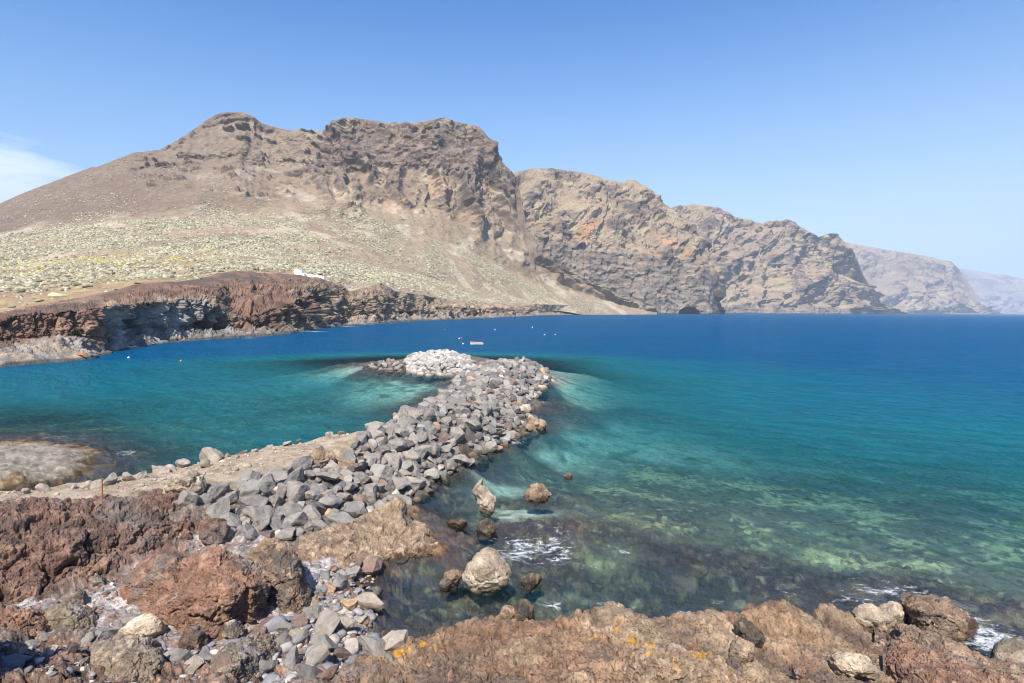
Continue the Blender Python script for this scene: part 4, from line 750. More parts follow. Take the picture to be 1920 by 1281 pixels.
for args in (
    ('rock', 'tan spire of rock standing in the shallows, its head leaning left', 'rock', 912, 962, 42, 1.35, 'pale', 201, .8, 0, .5, 1.0, 8, .2, 5, 'spire'),
    ('rock', 'reddish drowned rock just below the tan spire', 'rock', 911, 1006, 36, .75, 'wet', 203, .9, .3, .5, .8, 8, .35, 5, None),
    ('rock', 'low mossy rock awash left of the drowned reddish rock', 'rock', 857, 990, 36, .35, 'wet', 205, .7, .1, .5, .8, 8, .4, 5, None),
    ('rock', 'brown conical rock with foam at its right side', 'rock', 1008, 940, 50, .5, 'brown', 207, .8, 0, .5, .9, 6, .3, 5, None),
    ('rock', 'smallest reddish rock farthest out in the turquoise shallows', 'rock', 1065, 898, 18, .55, 'brown', 209, .9, 0, .5, .8, 6, .3, 4, None),
    ('boulder', 'big smooth tan boulder in the brown tide pool', 'boulder', 911, 1110, 96, .64, 'pale', 211, .8, 0, .8, .35, 7, .2, 6, 'round'),
    ('boulder', 'small broken boulder at the left of the big tan boulder', 'boulder', 845, 1106, 42, .72, 'brown', 213, .8, .4, .6, .7, 9, .25, 5, None),
    ('rock', 'dark rock awash right of the big tan boulder', 'rock', 997, 1104, 40, .5, 'wet', 215, .8, .4, .5, .8, 8, .4, 5, None),
    ('rock', 'dark wet rock against the brown ledge below the big boulder', 'rock', 980, 1172, 44, .8, 'wet', 217, .8, .4, .5, .8, 8, .3, 5, None),
    ('rock', 'cream rock touching the brown ledge below the big boulder', 'rock', 952, 1166, 34, .6, 'tan', 219, .8, .4, .5, .8, 8, .3, 5, None)):
    sq = args[-1]; a = list(args[:-1])
    def spire(V, wd):
        t = V[:, 2] / V[:, 2].max(); V = V.copy(); V[:, 0] = V[:, 0] * (1 - .45 * sm(t, .5, .95)) - wd * .30 * sm(t, .3, .9) + wd * .12 * sm(t, .86, 1.0); V[:, 0] += wd * .14 * sm(t, .45, .2); V[:, 1] *= 1 - .4 * t; return V
    def rnd(V, wd):
        t = V[:, 2] / V[:, 2].max(); V = V.copy(); V[:, 2] *= 1 - .18 * sm(V[:, 0] / wd, 0, .5); V[:, 0] *= 1 - .15 * sm(t, .3, 0); return V
    boulder(*a[:14], a[14], a[15], squash=spire if sq == 'spire' else rnd if sq == 'round' else None, water=True)
for args in (   # stones one can pick out on the ledge and the right shore
    ('boulder', 'black basalt block in the hollow of the tan ledge', 'boulder', 1402, 1213, 54, .6, 'wet', 231, .8, .6, .6, .9, 16, .25, 5),
    ('boulder', 'split stone, left face grey and right face tan, below the black block', 'boulder', 1392, 1243, 50, .7, 'tan', 233, .7, .4, .6, .4, 12, .2, 5),
    ('boulder', 'pale slab lying slanted at the bottom edge of the tan ledge', 'boulder', 1600, 1278, 70, .4, 'pale', 235, .5, -.4, .6, .5, 12, .25, 5),
    ('boulder', 'round tan boulder at the water, left one of the pair before the dark wedge rock', 'boulder', 1631, 1184, 42, .72, 'pale', 237, .85, .2, .7, .4, 9, .2, 5),
    ('boulder', 'round tan boulder at the water, right one of the pair before the dark wedge rock', 'boulder', 1667, 1178, 46, .68, 'pale', 239, .85, .7, .7, .4, 9, .2, 5),
    ('boulder', 'wet brown stone under the pair of round tan boulders', 'boulder', 1656, 1196, 30, .55, 'wet', 241, .85, .1, .7, .5, 9, .3, 4),
    ('boulder', 'grey boulder leaning on the right flank of the dark wedge rock', 'boulder', 1762, 1182, 40, .9, 'pale', 243, .8, .3, .7, .4, 10, .2, 5),
    ('boulder', 'grey cracked cobble in front of the dark wedge rock', 'boulder', 1744, 1203, 32, .9, 'tan', 245, .85, .9, .7, .4, 10, .2, 5),
    ('boulder', 'dark rounded boulder cut by the right edge of the picture below the foam', 'boulder', 1915, 1268, 70, .5, 'olive', 247, .85, .1, .7, .3, 7, .2, 5),
    ('boulder', 'orange brown lump of lava on the lichen crust', 'boulder', 1372, 1268, 30, .8, 'brown', 249, .8, .4, .6, .6, 10, .2, 4),
    ('boulder', 'pinkish stone at the bottom edge of the ledge between lichen crust and pale slab', 'boulder', 1497, 1276, 26, .7, 'red', 251, .8, .4, .6, .5, 10, .2, 4),
    ('boulder', 'white porous slab lying on the gravel below the red outcrop', 'boulder', 268, 1204, 62, .42, 'pale', 253, .6, .5, .8, .4, 9, .25, 5),
    ('boulder', 'grey blue stone lying alone on the white gravel under the lava bank', 'boulder', 143, 1140, 36, .55, 'olive', 255, .8, .2, .7, .4, 10, .25, 5),
    ('boulder', 'light blue grey stone nearest the foot of the lava bank', 'boulder', 184, 1102, 20, .55, 'olive', 257, .8, .2, .7, .4, 10, .25, 4),
    ('boulder', 'round purple brown stone below the overhang of the red outcrop', 'boulder', 368, 1222, 46, .62, 'deepred', 259, .8, .2, .7, .6, 10, .25, 5),
    ('boulder', 'angular dark grey stone right below the red overhang', 'boulder', 442, 1198, 38, .7, 'olive', 261, .8, .5, .7, .5, 12, .25, 5),
    ('boulder', 'dark lava block beneath the jetty rubble at the right end of the bank', 'boulder', 402, 1020, 44, .9, 'deepred', 263, .8, .2, .6, .8, 8, .25, 5),
    ('boulder', 'tan porous boulder awash at the bend of the jetty', 'boulder', 1000, 810, 44, .55, 'tan', 265, .8, .2, .6, .8, 8, .3, 5),
    ('boulder', 'pale brown boulder beside the path where the rubble begins', 'boulder', 347, 932, 62, .62, 'pale', 267, .8, .2, .6, .8, 10, .25, 5),
    ('boulder', 'honeycombed ochre boulder on the crest of the jetty rubble', 'boulder', 604, 884, 46, .9, 'tan', 269, .8, .2, .45, 1.0, 8, .2, 5)):
    boulder(*args, tilt=random.uniform(-.15, .15))

# ------------------------------------------------------------------ jetty rubble: every stone its own object, the smallest in one heap
def inside_poly(x, y, poly):
    r = np.zeros(len(x), bool); j = len(poly) - 1
    for i in range(len(poly)):
        (xi, yi), (xj, yj) = poly[i], poly[j]
        r ^= ((yi > y) != (yj > y)) & (x < (xj - xi) * (y - yi) / (yj - yi + 1e-12) + xi); j = i
    return r
def pxpoly(pts): return [tuple(on_z(*p)[:2]) for p in pts]
JETTY = pxpoly([(340, 938, 2.1), (400, 922, 2.1), (450, 906, 2.1), (560, 878, 2.1), (640, 853, 2.3), (688, 824, 2.4), (705, 806, 2.4), (740, 785, 2.5), (800, 757, 2.5), (830, 742, 1.4), (848, 716, .2), (880, 703, .1), (893, 694, 1), (907, 685, 1.7), (940, 683, 1.8), (990, 679, 2.1), (1018, 692, .4), (1024, 706, -.1), (1026, 724, -.15), (1000, 750, -.15), (990, 777, -.1),
    (1012, 790, 0), (1012, 810, -.15), (965, 831, -.15), (932, 852, -.15), (886, 873, -.15), (836, 902, -.15), (802, 928, -.15), (770, 947, -.05), (700, 967, .4), (640, 992, .7), (560, 1008, .8), (470, 1014, .9), (405, 1004, 1.0), (388, 978, 1.3), (376, 948, 1.8)])
HOOK = pxpoly([(762, 690, -.1), (775, 674, .4), (800, 663, 1.8), (835, 660, 2.1), (870, 670, 1.8), (905, 684, 1.7), (890, 697, .4), (850, 708, -.15), (800, 708, -.15), (765, 700, -.1)])
REACH = pxpoly([(678, 684, 0), (720, 682, 0), (765, 690, 0), (765, 700, 0), (740, 700, 0), (700, 694, 0)])
rg = np.random.default_rng(5)
stones = []; cell = {}
def throw(poly, n, r0, rs, rmin, rmax, gap, zone, thin=1.0):
    a = np.array(poly); x = rg.uniform(a[:, 0].min(), a[:, 0].max(), n); y = rg.uniform(a[:, 1].min(), a[:, 1].max(), n)
    k = inside_poly(x, y, poly); x, y = x[k], y[k]
    rr = np.clip(r0 * np.exp(rg.normal(0, rs, len(x))) * (1 + .25 * sm(y, 35, 80)), rmin, rmax); o = np.argsort(-rr)
    for i in o:
        if thin < 1 and rg.random() > thin: continue
        cx, cy = int(x[i] // 1.2), int(y[i] // 1.2); ok = True
        for u in (-1, 0, 1):
            for v in (-1, 0, 1):
                for (a_, b_, c_) in cell.get((cx + u, cy + v), ()):
                    if (a_ - x[i]) ** 2 + (b_ - y[i]) ** 2 < (gap * (c_ + rr[i])) ** 2: ok = False; break
                if not ok: break
            if not ok: break
        if ok: cell.setdefault((cx, cy), []).append((x[i], y[i], rr[i])); stones.append((x[i], y[i], rr[i], zone))
throw(JETTY, 34000, .31, .36, .16, .62, .60, 'jetty'); throw(HOOK, 12000, .36, .28, .2, .62, .6, 'hook'); throw(REACH, 500, .42, .3, .22, .7, .9, 'reach', .5)
cell.clear(); throw(JETTY, 9000, .18, .25, .11, .28, .95, 'jetty')
# stones sitting along the bay side of the path
for px, py, wp in ((396, 866, 44), (449, 852, 36), (478, 848, 14), (507, 843, 16), (535, 836, 20), (560, 828, 18), (588, 823, 12), (618, 820, 18), (642, 814, 22), (340, 876, 30), (318, 884, 22), (297, 889, 30), (262, 898, 26), (238, 902, 22), (204, 908, 28), (182, 914, 22), (160, 916, 16), (135, 918, 12), (75, 924, 20), (45, 926, 14), (425, 858, 12), (370, 872, 12)):
    p = hit(px, py); stones.append((p[0], p[1] + .1, wp * np.linalg.norm(p - [0, 0, CAMZ]) / F / 2, 'path'))
ST = np.array([s[:3] for s in stones]); zs = shore_z(ST[:, 0], ST[:, 1]); app = ST[:, 2] / np.hypot(ST[:, 0], ST[:, 1]); order = np.argsort(-app)
NV = 14
def stone_mesh(i, level): return stone_verts(level, 900 + i, 14, .40, .80, .065, (1, random.uniform(.7, .95), random.uniform(.6, .85)))
V3 = [stone_mesh(i, 4) for i in range(NV)]; V2 = [stone_verts(2, 950 + i, 9, .5, .85, .0, (1, .8, .7)) for i in range(NV)]
KINDS = {'grey': M_grey, 'brown': M_brown, 'pale': M_pale, 'ochre': M_orange}
SM = {}
for i in range(NV):
    for kn, mt in KINDS.items():
        me = raw_mesh('jetty_boulder', V3[i], ICO[4][1], smooth=False); me.materials.append(mt); SM[i, kn] = me
LAB = {('grey', 'jetty'): 'grey angular boulder in the rubble slope of the jetty', ('brown', 'jetty'): 'brown boulder among the grey rubble of the jetty', ('pale', 'jetty'): 'pale weathered boulder among the grey rubble of the jetty', ('ochre', 'jetty'): 'orange tan boulder among the grey rubble of the jetty'}
hv, hf, hcol, ofs = [], [], [], 0; n_ind = 0; NIND = 285
gcols = np.array([(.135, .125, .115), (.25, .228, .198), (.19, .175, .157), (.31, .278, .235), (.16, .153, .145), (.23, .204, .174)])
for q in order:
    x, y, r = ST[q]; zone = stones[q][3]; z = zs[q]
    u = rg.random(); kn = 'grey' if u < .925 else 'brown' if u < .955 else 'pale' if u < .99 else 'ochre'
    if zone == 'path': kn = 'pale'
    if zone in ('hook', 'reach') and u < .9: kn = 'pale' if u > .6 else 'grey'
    if x > 0 and z < .5 and zone == 'jetty' and u > .7: kn = 'pale'
    vi = int(rg.integers(NV)); rot = Matrix.Rotation(rg.uniform(0, 6.28), 3, 'Z') @ Matrix.Rotation(rg.normal(0, .45), 3, 'X') @ Matrix.Rotation(rg.normal(0, .45), 3, 'Y')
    zc = max(z, -.3) + r * rg.uniform(.12, .45)
    if n_ind < NIND or zone in ('path', 'reach'):
        o = bpy.data.objects.new('jetty_boulder', SM[vi, kn]); COL.objects.link(o); o.location = (x, y, zc); o.rotation_euler = rot.to_euler(); o.scale = (r * rg.uniform(.95, 1.2), r * rg.uniform(.9, 1.1), r * rg.uniform(.9, 1.25)); n_ind += 1
        if zone == 'path': tag(o, 'pale stone lining the bay side of the dusty path on the jetty', 'boulder', 'stones along the bay side of the jetty path')
        elif zone == 'reach': tag(o, f'{kn} stone awash in the dark shallows off the tip of the jetty hook', 'boulder', f'{kn} stones awash off the jetty hook')
        elif zone == 'hook': tag(o, f'{kn} boulder in the rounded heap on the far hook of the jetty', 'boulder', f'{kn} boulders of the far hook')
        else: tag(o, LAB[kn, 'jetty'], 'boulder', f'{kn} boulders in the jetty rubble')
    else:
        V = V2[vi] @ np.array(rot).T * r * rg.uniform(.95, 1.25) + np.array([x, y, zc]); hv.append(V); hf.append(ICO[2][1] + ofs); ofs += len(V)
        c = {'grey': gcols[int(rg.integers(6))], 'brown': np.array([.22, .15, .115]), 'pale': np.array([.44, .38, .31]), 'ochre': np.array([.42, .29, .18])}[kn]
        if zone == 'hook': c = np.array([.42, .385, .34]) * rg.uniform(.6, 1.15)
        c = np.broadcast_to(c, V.shape); wt_ = sm(V[:, 2], .35, .05)[:, None]; hcol.append(c * (1 - wt_ * .68) * np.where(wt_ > 0, np.array([1, .9, .78]), 1))
M_heap = rock_mat('jetty_rubble_stone', 0.5, 0.5, 0.04, 0.16)
heap = link('jetty_rubble', raw_mesh('jetty_rubble', np.concatenate(hv), np.concatenate(hf), np.concatenate(hcol), smooth=False), M_heap); tag(heap, 'far and small grey stones filling the jetty between the bigger boulders', 'rubble', kind='stuff')
print('STONES', len(stones), n_ind)

# cobbles between the red rocks and the tide pool
COB = [(652, 1090, 44, .55, 'grey'), (612, 1112, 34, .7, 'ochre'), (637, 1106, 40, .8, 'grey'), (697, 1082, 66, .5, 'brown'), (688, 1140, 48, .8, 'pale'), (655, 1148, 34, 1.0, 'ochre'), (703, 1118, 28, .8, 'grey'), (586, 1160, 30, .9, 'grey'), (604, 1170, 26, 1.1, 'pale'), (640, 1185, 38, 1.0, 'pale'),
       (612, 1192, 34, 1.2, 'grey'), (678, 1170, 26, .7, 'pale'), (534, 1190, 34, .7, 'grey'), (560, 1178, 36, .8, 'brown'), (560, 1205, 40, .7, 'pale'), (528, 1212, 40, .65, 'grey'), (600, 1222, 44, .7, 'grey'), (695, 1222, 52, .5, 'grey'), (738, 1222, 46, .9, 'pale'), (660, 1222, 34, .7, 'pale'), (588, 1255, 60, .8, 'grey'),
       (545, 1248, 38, .7, 'grey'), (505, 1262, 40, .6, 'grey'), (640, 1240, 36, .6, 'brown'), (572, 1276, 46, .6, 'grey'), (486, 1195, 26, .8, 'brown'), (500, 1178, 24, .8, 'brown'), (466, 1188, 20, .8, 'pale'), (470, 1150, 22, .8, 'brown'), (330, 1240, 34, .5, 'grey'), (355, 1262, 30, .6, 'pale'), (380, 1240, 26, .6, 'grey'),
       (190, 1200, 40, .45, 'grey'), (215, 1186, 26, .5, 'grey'), (240, 1172, 36, .35, 'grey'), (160, 1205, 24, .5, 'grey'), (60, 1215, 22, .6, 'grey'), (90, 1226, 20, .6, 'pale'), (35, 1228, 18, .7, 'grey'), (85, 1200, 20, .5, 'grey'), (130, 1225, 18, .6, 'brown'), (150, 1250, 20, .6, 'grey'), (405, 1045, 20, .6, 'grey'), (430, 1010, 26, .6, 'grey'), (312, 1052, 14, .6, 'grey'), (200, 1075, 16, .5, 'grey'),
       (718, 1195, 20, .7, 'pale'), (730, 1240, 24, .6, 'grey'), (670, 1060, 22, .5, 'brown'), (620, 1070, 22, .5, 'pale'), (590, 1130, 18, .8, 'ochre'), (410, 1255, 30, .7, 'brown'), (450, 1240, 18, .7, 'grey'), (540, 1272, 30, .6, 'grey'), (615, 1276, 38, .6, 'brown')]
cl_ = 0
for px, py, wp, hr, kn in COB:
    p = hit(px, py); r = wp * np.linalg.norm(p - [0, 0, CAMZ]) / F / 2
    o = bpy.data.objects.new('cobble', SM[int(rg.integers(NV)), kn]); COL.objects.link(o); o.location = (p[0], p[1] + r * .4, p[2] + r * hr * .45)
    o.rotation_euler = (rg.normal(0, .3), rg.normal(0, .3), rg.uniform(0, 6.28)); o.scale = (r * 1.1, r * .95, r * max(hr, .55) * 1.3)
    wh = 'on the stony beach beside the brown tide pool' if px > 470 else 'scattered on the white gravel of the left foreground'
    tag(o, f'{kn} cobble {wh}', 'stone', f"{kn} cobbles {'of the stony beach' if px > 470 else 'on the white gravel'}")
# small stones filling the beach and the gravel: one heap nobody could count
BEACH = pxpoly([(520, 1165, .9), (590, 1140, .7), (590, 1060, .8), (700, 1055, .2), (715, 1110, .1), (700, 1170, .1), (745, 1200, .5), (745, 1240, 1.2), (640, 1281, 2), (470, 1300, 2), (440, 1230, 1.3), (330, 1230, 1.4), (330, 1205, 1.1), (440, 1210, 1.1)])
GRAV = pxpoly([(-100, 1180, 1.2), (0, 1130, 1.1), (120, 1105, 1.0), (220, 1075, .9), (360, 1020, .9), (470, 1015, .9), (480, 1030, .9), (380, 1040, .9), (240, 1085, .9), (220, 1130, .9), (300, 1190, 1), (440, 1215, 1.1), (440, 1281, 1.7), (0, 1300, 2.6), (-100, 1281, 2.6)])
pv_, pf_, pc_, ofs = [], [], [], 0
def pebbles(poly, n, r0, rs, cols, wts):
    global ofs
    a = np.array(poly); x = rg.uniform(a[:, 0].min(), a[:, 0].max(), n); y = rg.uniform(a[:, 1].min(), a[:, 1].max(), n); k = inside_poly(x, y, poly); x, y = x[k], y[k]; z = shore_z(x, y)
    for i in range(len(x)):
        r = r0 * math.exp(rg.normal(0, rs)); rot = np.array(Matrix.Rotation(rg.uniform(0, 6.28), 3, 'Z') @ Matrix.Rotation(rg.normal(0, .3), 3, 'X'))
        V = (V2[int(rg.integers(NV))] * np.array([1, .85, .7])) @ rot.T * r + np.array([x[i], y[i], z[i] + r * .2]); pv_.append(V); pf_.append(ICO[2][1] + ofs); ofs += len(V)
        c = np.array(cols[int(rg.choice(len(cols), p=wts))]) * rg.uniform(.75, 1.2); pc_.append(np.broadcast_to(c, V.shape))
pebbles(BEACH, 3000, .07, .6, ((.20, .195, .195), (.30, .28, .26), (.22, .13, .095), (.45, .39, .32)), (.4, .3, .15, .15))
pebbles(GRAV, 2600, .042, .6, ((.17, .165, .17), (.30, .28, .26), (.17, .10, .075), (.50, .45, .40)), (.25, .15, .42, .18))
PATH = pxpoly([(-50, 938, 2.4), (130, 935, 2.35), (320, 908, 2.25), (450, 888, 2.2), (600, 845, 2.3), (690, 818, 2.4), (670, 811, 2.5), (500, 842, 2.3), (320, 882, 2.25), (130, 910, 2.3), (-50, 926, 2.4)])
pebbles(PATH, 2600, .035, .7, ((.40, .33, .25), (.30, .25, .19), (.46, .40, .32), (.22, .19, .165)), (.35, .3, .15, .2))
pb = link('pebbles', raw_mesh('pebbles', np.concatenate(pv_), np.concatenate(pf_), np.concatenate(pc_)), M_heap); tag(pb, 'small mixed pebbles and shingle between the foreground rocks', 'pebbles', kind='stuff')

# ------------------------------------------------------------------ shrubs on the plain and the slopes
Pm_, sg_, px_, nz_, yel_, up_ = MT
M_shrub = rock_mat('pale_shrub_leaves', 1.2, .9, .35, .3)
nr_, nc_ = sg_.shape
area = np.linalg.norm(np.cross(np.gradient(Pm_, axis=0), np.gradient(Pm_, axis=1)), axis=-1)
patch = fbm(Pm_, 70, 4, 401)
den = sm(sg_, .01, .2) * (1 - up_) * lerp(.10, 1.0, sm(2.05 - sg_ + nz_ * .5, -.1, .35)) * lerp(.12, 1.25, sm(patch + fbm(Pm_, 22, 3, 402) * .5, -.25, .3)) * sm(px_, 1190, 1000)
den *= 1 - .75 * np.exp(-((px_ - (560 + (2 - sg_) * 110)) / 60) ** 2) * sm(sg_, .5, 1.2)
den *= lerp(1, .5, sm(px_ + nz_ * 60, 330, 180) * sm(sg_ + nz_ * .3, .95, .6)); den[sg_ > 3.9] = 0; den[:, np.where(cols < -60)[0]] *= .3
pr_ = (area * den).ravel(); pr_ /= pr_.sum()
NS = 60000; pick = rg.choice(len(pr_), NS, p=pr_); pos = Pm_.reshape(-1, 3)[pick] + np.c_[rg.uniform(-1, 1, (NS, 2)), np.zeros(NS)]
sgp = sg_.ravel()[pick]; ye = yel_.ravel()[pick]
rad_ = np.exp(rg.normal(math.log(.62), .5, NS)) * lerp(1.0, .85, sm(sgp, 1.8, 2.6)); rad_ = np.minimum(rad_, 1.45); ds = np.linalg.norm(pos[:, :2], axis=1)
ppx = to_px(pos); inview = (ppx[:, 0] > 2) & (ppx[:, 0] < 1918)
o_ = np.argsort(-(rad_ / ds) * inview * (ppx[:, 1] < np.interp(ppx[:, 0], *np.array([(a, b_) for a, b_, c in HC]).T) - 3))
I1 = icos(1); sv_ = []
for i in range(8):
    V = ICO[2][0] * np.array([1, 1, .62]); V = V * (1 + fbm(V + i * 9.1, .7, 3, 410 + i) * .5)[:, None]; V[:, 2] = np.maximum(V[:, 2], -.15); sv_.append(V)
dome = [(0, 0, .85)] + [(.62 * math.cos(k * 1.047 + .3), .62 * math.sin(k * 1.047 + .3), .62) for k in range(6)] + [(math.cos(k * 1.047), math.sin(k * 1.047), -.1) for k in range(6)]
DV = np.array(dome); DF = np.array([(0, 1 + k, 1 + (k + 1) % 6) for k in range(6)] + [(1 + k, 7 + k, 7 + (k + 1) % 6) for k in range(6)] + [(1 + k, 7 + (k + 1) % 6, 1 + (k + 1) % 6) for k in range(6)])
sl = [DV * (1 + rg.normal(0, .22, (13, 1))) for i in range(30)]
sl_ = [(lambda V: V * (1 + fbm(V + i * 5.7, .8, 2, 420 + i) * .55)[:, None])(I1[0] * np.array([1, 1, .62])) for i in range(8)]
shc = np.array([(.39, .36, .245), (.31, .285, .19), (.43, .40, .285), (.25, .23, .15), (.33, .30, .18), (.17, .16, .10)])
def shrub_col(q):
    c = shc[int(rg.integers(6))] * rg.uniform(.85, 1.1)
    return np.array([.46, .38, .09]) * rg.uniform(.8, 1.1) if rg.random() < ye[q] * .55 else c
vs, fs, cs_, ofs = [], [], [], 0
sh_lab = {'pale': 'pale cream shrub on the dry plain behind the headland', 'yellow': 'yellow flowering shrub on the dry plain behind the headland'}
for n_, q in enumerate(o_):
    r = rad_[q]; c = shrub_col(q)
    if n_ < 220:
        kd = 'yellow' if c[2] < .15 else 'pale'; V = sv_[int(rg.integers(8))]
        sh = .75 + .5 * sm(fbm(V + n_, .35, 2, 7), -.3, .3)
        o = link('shrub', raw_mesh('shrub', V, ICO[2][1], np.broadcast_to(c, V.shape) * sh[:, None]), M_shrub); o.location = pos[q]; o.scale = (r * 1.2, r * 1.1, r * 1.25); o.rotation_euler.z = rg.uniform(0, 6.28)
        tag(o, sh_lab[kd], 'shrub', f'{kd} shrubs of the plain')
    else:
        V = sl[int(rg.integers(30))] * r * np.array([1.2, 1.1, 1]) + pos[q]; vs.append(V); fs.append(DF + ofs); ofs += len(V); cs_.append(np.broadcast_to(c, V.shape))
scrub = link('scrub', raw_mesh('scrub', np.concatenate(vs), np.concatenate(fs), np.concatenate(cs_)), M_shrub); tag(scrub, 'pale scrub dotted over the far plain and mountain slopes', 'scrub', kind='stuff')
def on_mesh(P, px, py):                     # the surface point of a hill nearest to a picture place
    q = to_px(P.reshape(-1, 3)); d = np.hypot(q[:, 0] - px, q[:, 1] - py) + P.reshape(-1, 3)[:, 1] * .01; return P.reshape(-1, 3)[np.argmin(d)].copy()
for label, px, py, wp, c in (('greenish cream bush standing alone on the brown flat at the far left', 109, 556, 32, (.46, .44, .26)), ('light grey bush on the brown flat right of the lone cream bush', 139, 564, 20, (.36, .35, .31)), ('dark round bush at the left end of the red headland crest', 217, 538, 8, (.05, .05, .04)), ('dark round bush on top of the red headland crest', 257, 531, 10, (.05, .05, .045))):
    p = on_mesh(Pm_ if px < 200 else Ph, px, py); r = wp * p[1] / F / 2; V = sv_[2]; o = link('shrub', raw_mesh('shrub', V, ICO[2][1], np.broadcast_to(c, V.shape)), M_shrub)
    o.location = p; o.scale = (r, r, r * .8); tag(o, label, 'shrub')

# ------------------------------------------------------------------ white house behind the headland
def boxm(name, x0, x1, y0, y1, z0, z1, mat, parent, bev=.03):  # a bevelled box
    bm = bmesh.new(); bmesh.ops.create_cube(bm, size=1)
    for v in bm.verts: v.co = Vector((x0 + (v.co.x + .5) * (x1 - x0), y0 + (v.co.y + .5) * (y1 - y0), z0 + (v.co.z + .5) * (z1 - z0)))
    bmesh.ops.bevel(bm, geom=bm.edges[:], offset=bev, segments=1, affect='EDGES'); me = bpy.data.meshes.new(name); bm.to_mesh(me); bm.free(); return link(name, me, mat, parent)
M_white = plain_mat('white_limewash', (.82, .81, .79), .8, .05); M_door = plain_mat('green_door_paint', (.10, .16, .13), .5); M_glass = plain_mat('dark_window_glass', (.03, .035, .04), .1)
hp = on_mesh(Pm_, 561, 515); hp = at_y(561, 518.5, max(hp[1], 325.0))
root = bpy.data.objects.new('white_house', None); COL.objects.link(root); root.location = hp; tag(root, 'small white flat roofed house just behind the red headland crest', 'house')
boxm('wall', -2.2, 2.1, -2, 2, -1.5, 3.5, M_white, root); boxm('roof', -2.3, 2.2, -2.1, 2.1, 3.5, 3.7, M_white, root)
boxm('parapet', -2.2, -.2, -1.9, 1.9, 3.72, 4.05, M_white, root); boxm('annex', 2.13, 3.6, -1.6, 1.6, -1.5, 1.6, M_white, root)
for label, pa, pb_, hgt in (('long low white wall sloping down right of the white house', (571, 515), (608, 520.5), 1.3), ('short low white wall at the left end before the scrub, left of the house', (508, 505), (524, 507), 1.3)):
    a_ = at_y(*pa, hp[1] + 2); b2_ = at_y(*pb_, hp[1] + 6); L = np.linalg.norm(b2_ - a_); n = 14; V = []
    t = np.linspace(0, 1, n); Vb = a_[None] + (b2_ - a_)[None] * t[:, None]
    bm = bmesh.new(); ring = []
    for i in range(n):
        x, y, z = Vb[i]; z += .12 * math.sin(i * 1.7)
        ring.append([bm.verts.new(c) for c in ((x, y - .2, z - 2), (x, y - .2, z + hgt * .5), (x, y + .2, z + hgt * .5), (x, y + .2, z - 2))])
    for i in range(n - 1):
        for k in range(4): bm.faces.new((ring[i][k], ring[i + 1][k], ring[i + 1][(k + 1) % 4], ring[i][(k + 1) % 4]))
    bm.faces.new(ring[0]); bm.faces.new(ring[-1][::-1]); bmesh.ops.recalc_face_normals(bm, faces=bm.faces[:]); me = bpy.data.meshes.new('garden_wall'); bm.to_mesh(me); bm.free(); tag(link('garden_wall', me, M_white), label, 'wall')

# ------------------------------------------------------------------ post on the path
M_rust = plain_mat('rusty_iron', (.32, .12, .05), .85, .3, .08, .5)
p = hit(192, 938); hgt = 33 * np.linalg.norm(p - [0, 0, CAMZ]) / F
bm = bmesh.new(); prof = [(0, .030), (.12, .026), (.5, .024), (.93, .024), (.95, .034), (.985, .034), (1, .012)]; rings = []
for t, r in prof: rings.append([bm.verts.new((r * math.cos(k * math.pi / 4) + .03 * t * t, r * math.sin(k * math.pi / 4), t * hgt - (.1 if t == 0 else 0))) for k in range(8)])
for a_, b2_ in zip(rings[:-1], rings[1:]):
    for k in range(8): bm.faces.new((a_[k], a_[(k + 1) % 8], b2_[(k + 1) % 8], b2_[k]))
bm.faces.new(rings[-1]); me = bpy.data.meshes.new('iron_post'); bm.to_mesh(me); bm.free(); o = link('iron_post', me, M_rust); o.location = p; tag(o, 'thin rusty iron post standing at the edge of the dusty path', 'post')

# ------------------------------------------------------------------ moored dinghy and buoys
M_hull = plain_mat('white_hull_paint', (.80, .78, .74), .35, .06); M_or = plain_mat('orange_tube_rubber', (.75, .22, .06), .5, .1); M_dk = plain_mat('dark_outboard_plastic', (.03, .035, .05), .35); M_wood = plain_mat('grey_thwart_wood', (.35, .28, .2), .7)
root = bpy.data.objects.new('dinghy', None); COL.objects.link(root); root.location = on_z(894, 646, 0); root.scale = (.85, .85, .8); root.rotation_euler.z = R(-7); tag(root, 'small orange and white dinghy moored in the bay beyond the jetty', 'boat')
def hull_sec(t): return .82 * (1 - max(0, -t - .25) ** 2.0 * 1.75), .62 + .22 * max(0, -t) ** 2
bm = bmesh.new(); rings = []
for t in np.linspace(-1, 1, 17):
    hw, hh_ = hull_sec(t); hw = max(hw, .03)
    rings.append([bm.verts.new((t * 2.1, hw * y, z * hh_)) for y, z in ((-1, 1), (-.96, .5), (-.7, -.1), (0, -.3), (.7, -.1), (.96, .5), (1, 1), (.86, .95), (.75, .35), (0, .2), (-.75, .35), (-.86, .95))])
for a_, b2_ in zip(rings[:-1], rings[1:]):
    for k in range(12): bm.faces.new((a_[k], b2_[k], b2_[(k + 1) % 12], a_[(k + 1) % 12]))
bm.faces.new(rings[0]); bm.faces.new(rings[-1][::-1]); bmesh.ops.recalc_face_normals(bm, faces=bm.faces[:]); me = bpy.data.meshes.new('hull'); bm.to_mesh(me); bm.free(); link('hull', me, M_hull, root)
bm = bmesh.new(); path = [(t * 2.14, s * max(hull_sec(t)[0], .03), hull_sec(t)[1] + .03) for s, ts in ((-1, np.linspace(1, -1, 14)), (1, np.linspace(-1, 1, 14))) for t in ts]; rr_ = []
for x, y, z in path: rr_.append([bm.verts.new((x, y + .13 * math.cos(k * math.pi / 4), z + .13 * math.sin(k * math.pi / 4))) for k in range(8)])
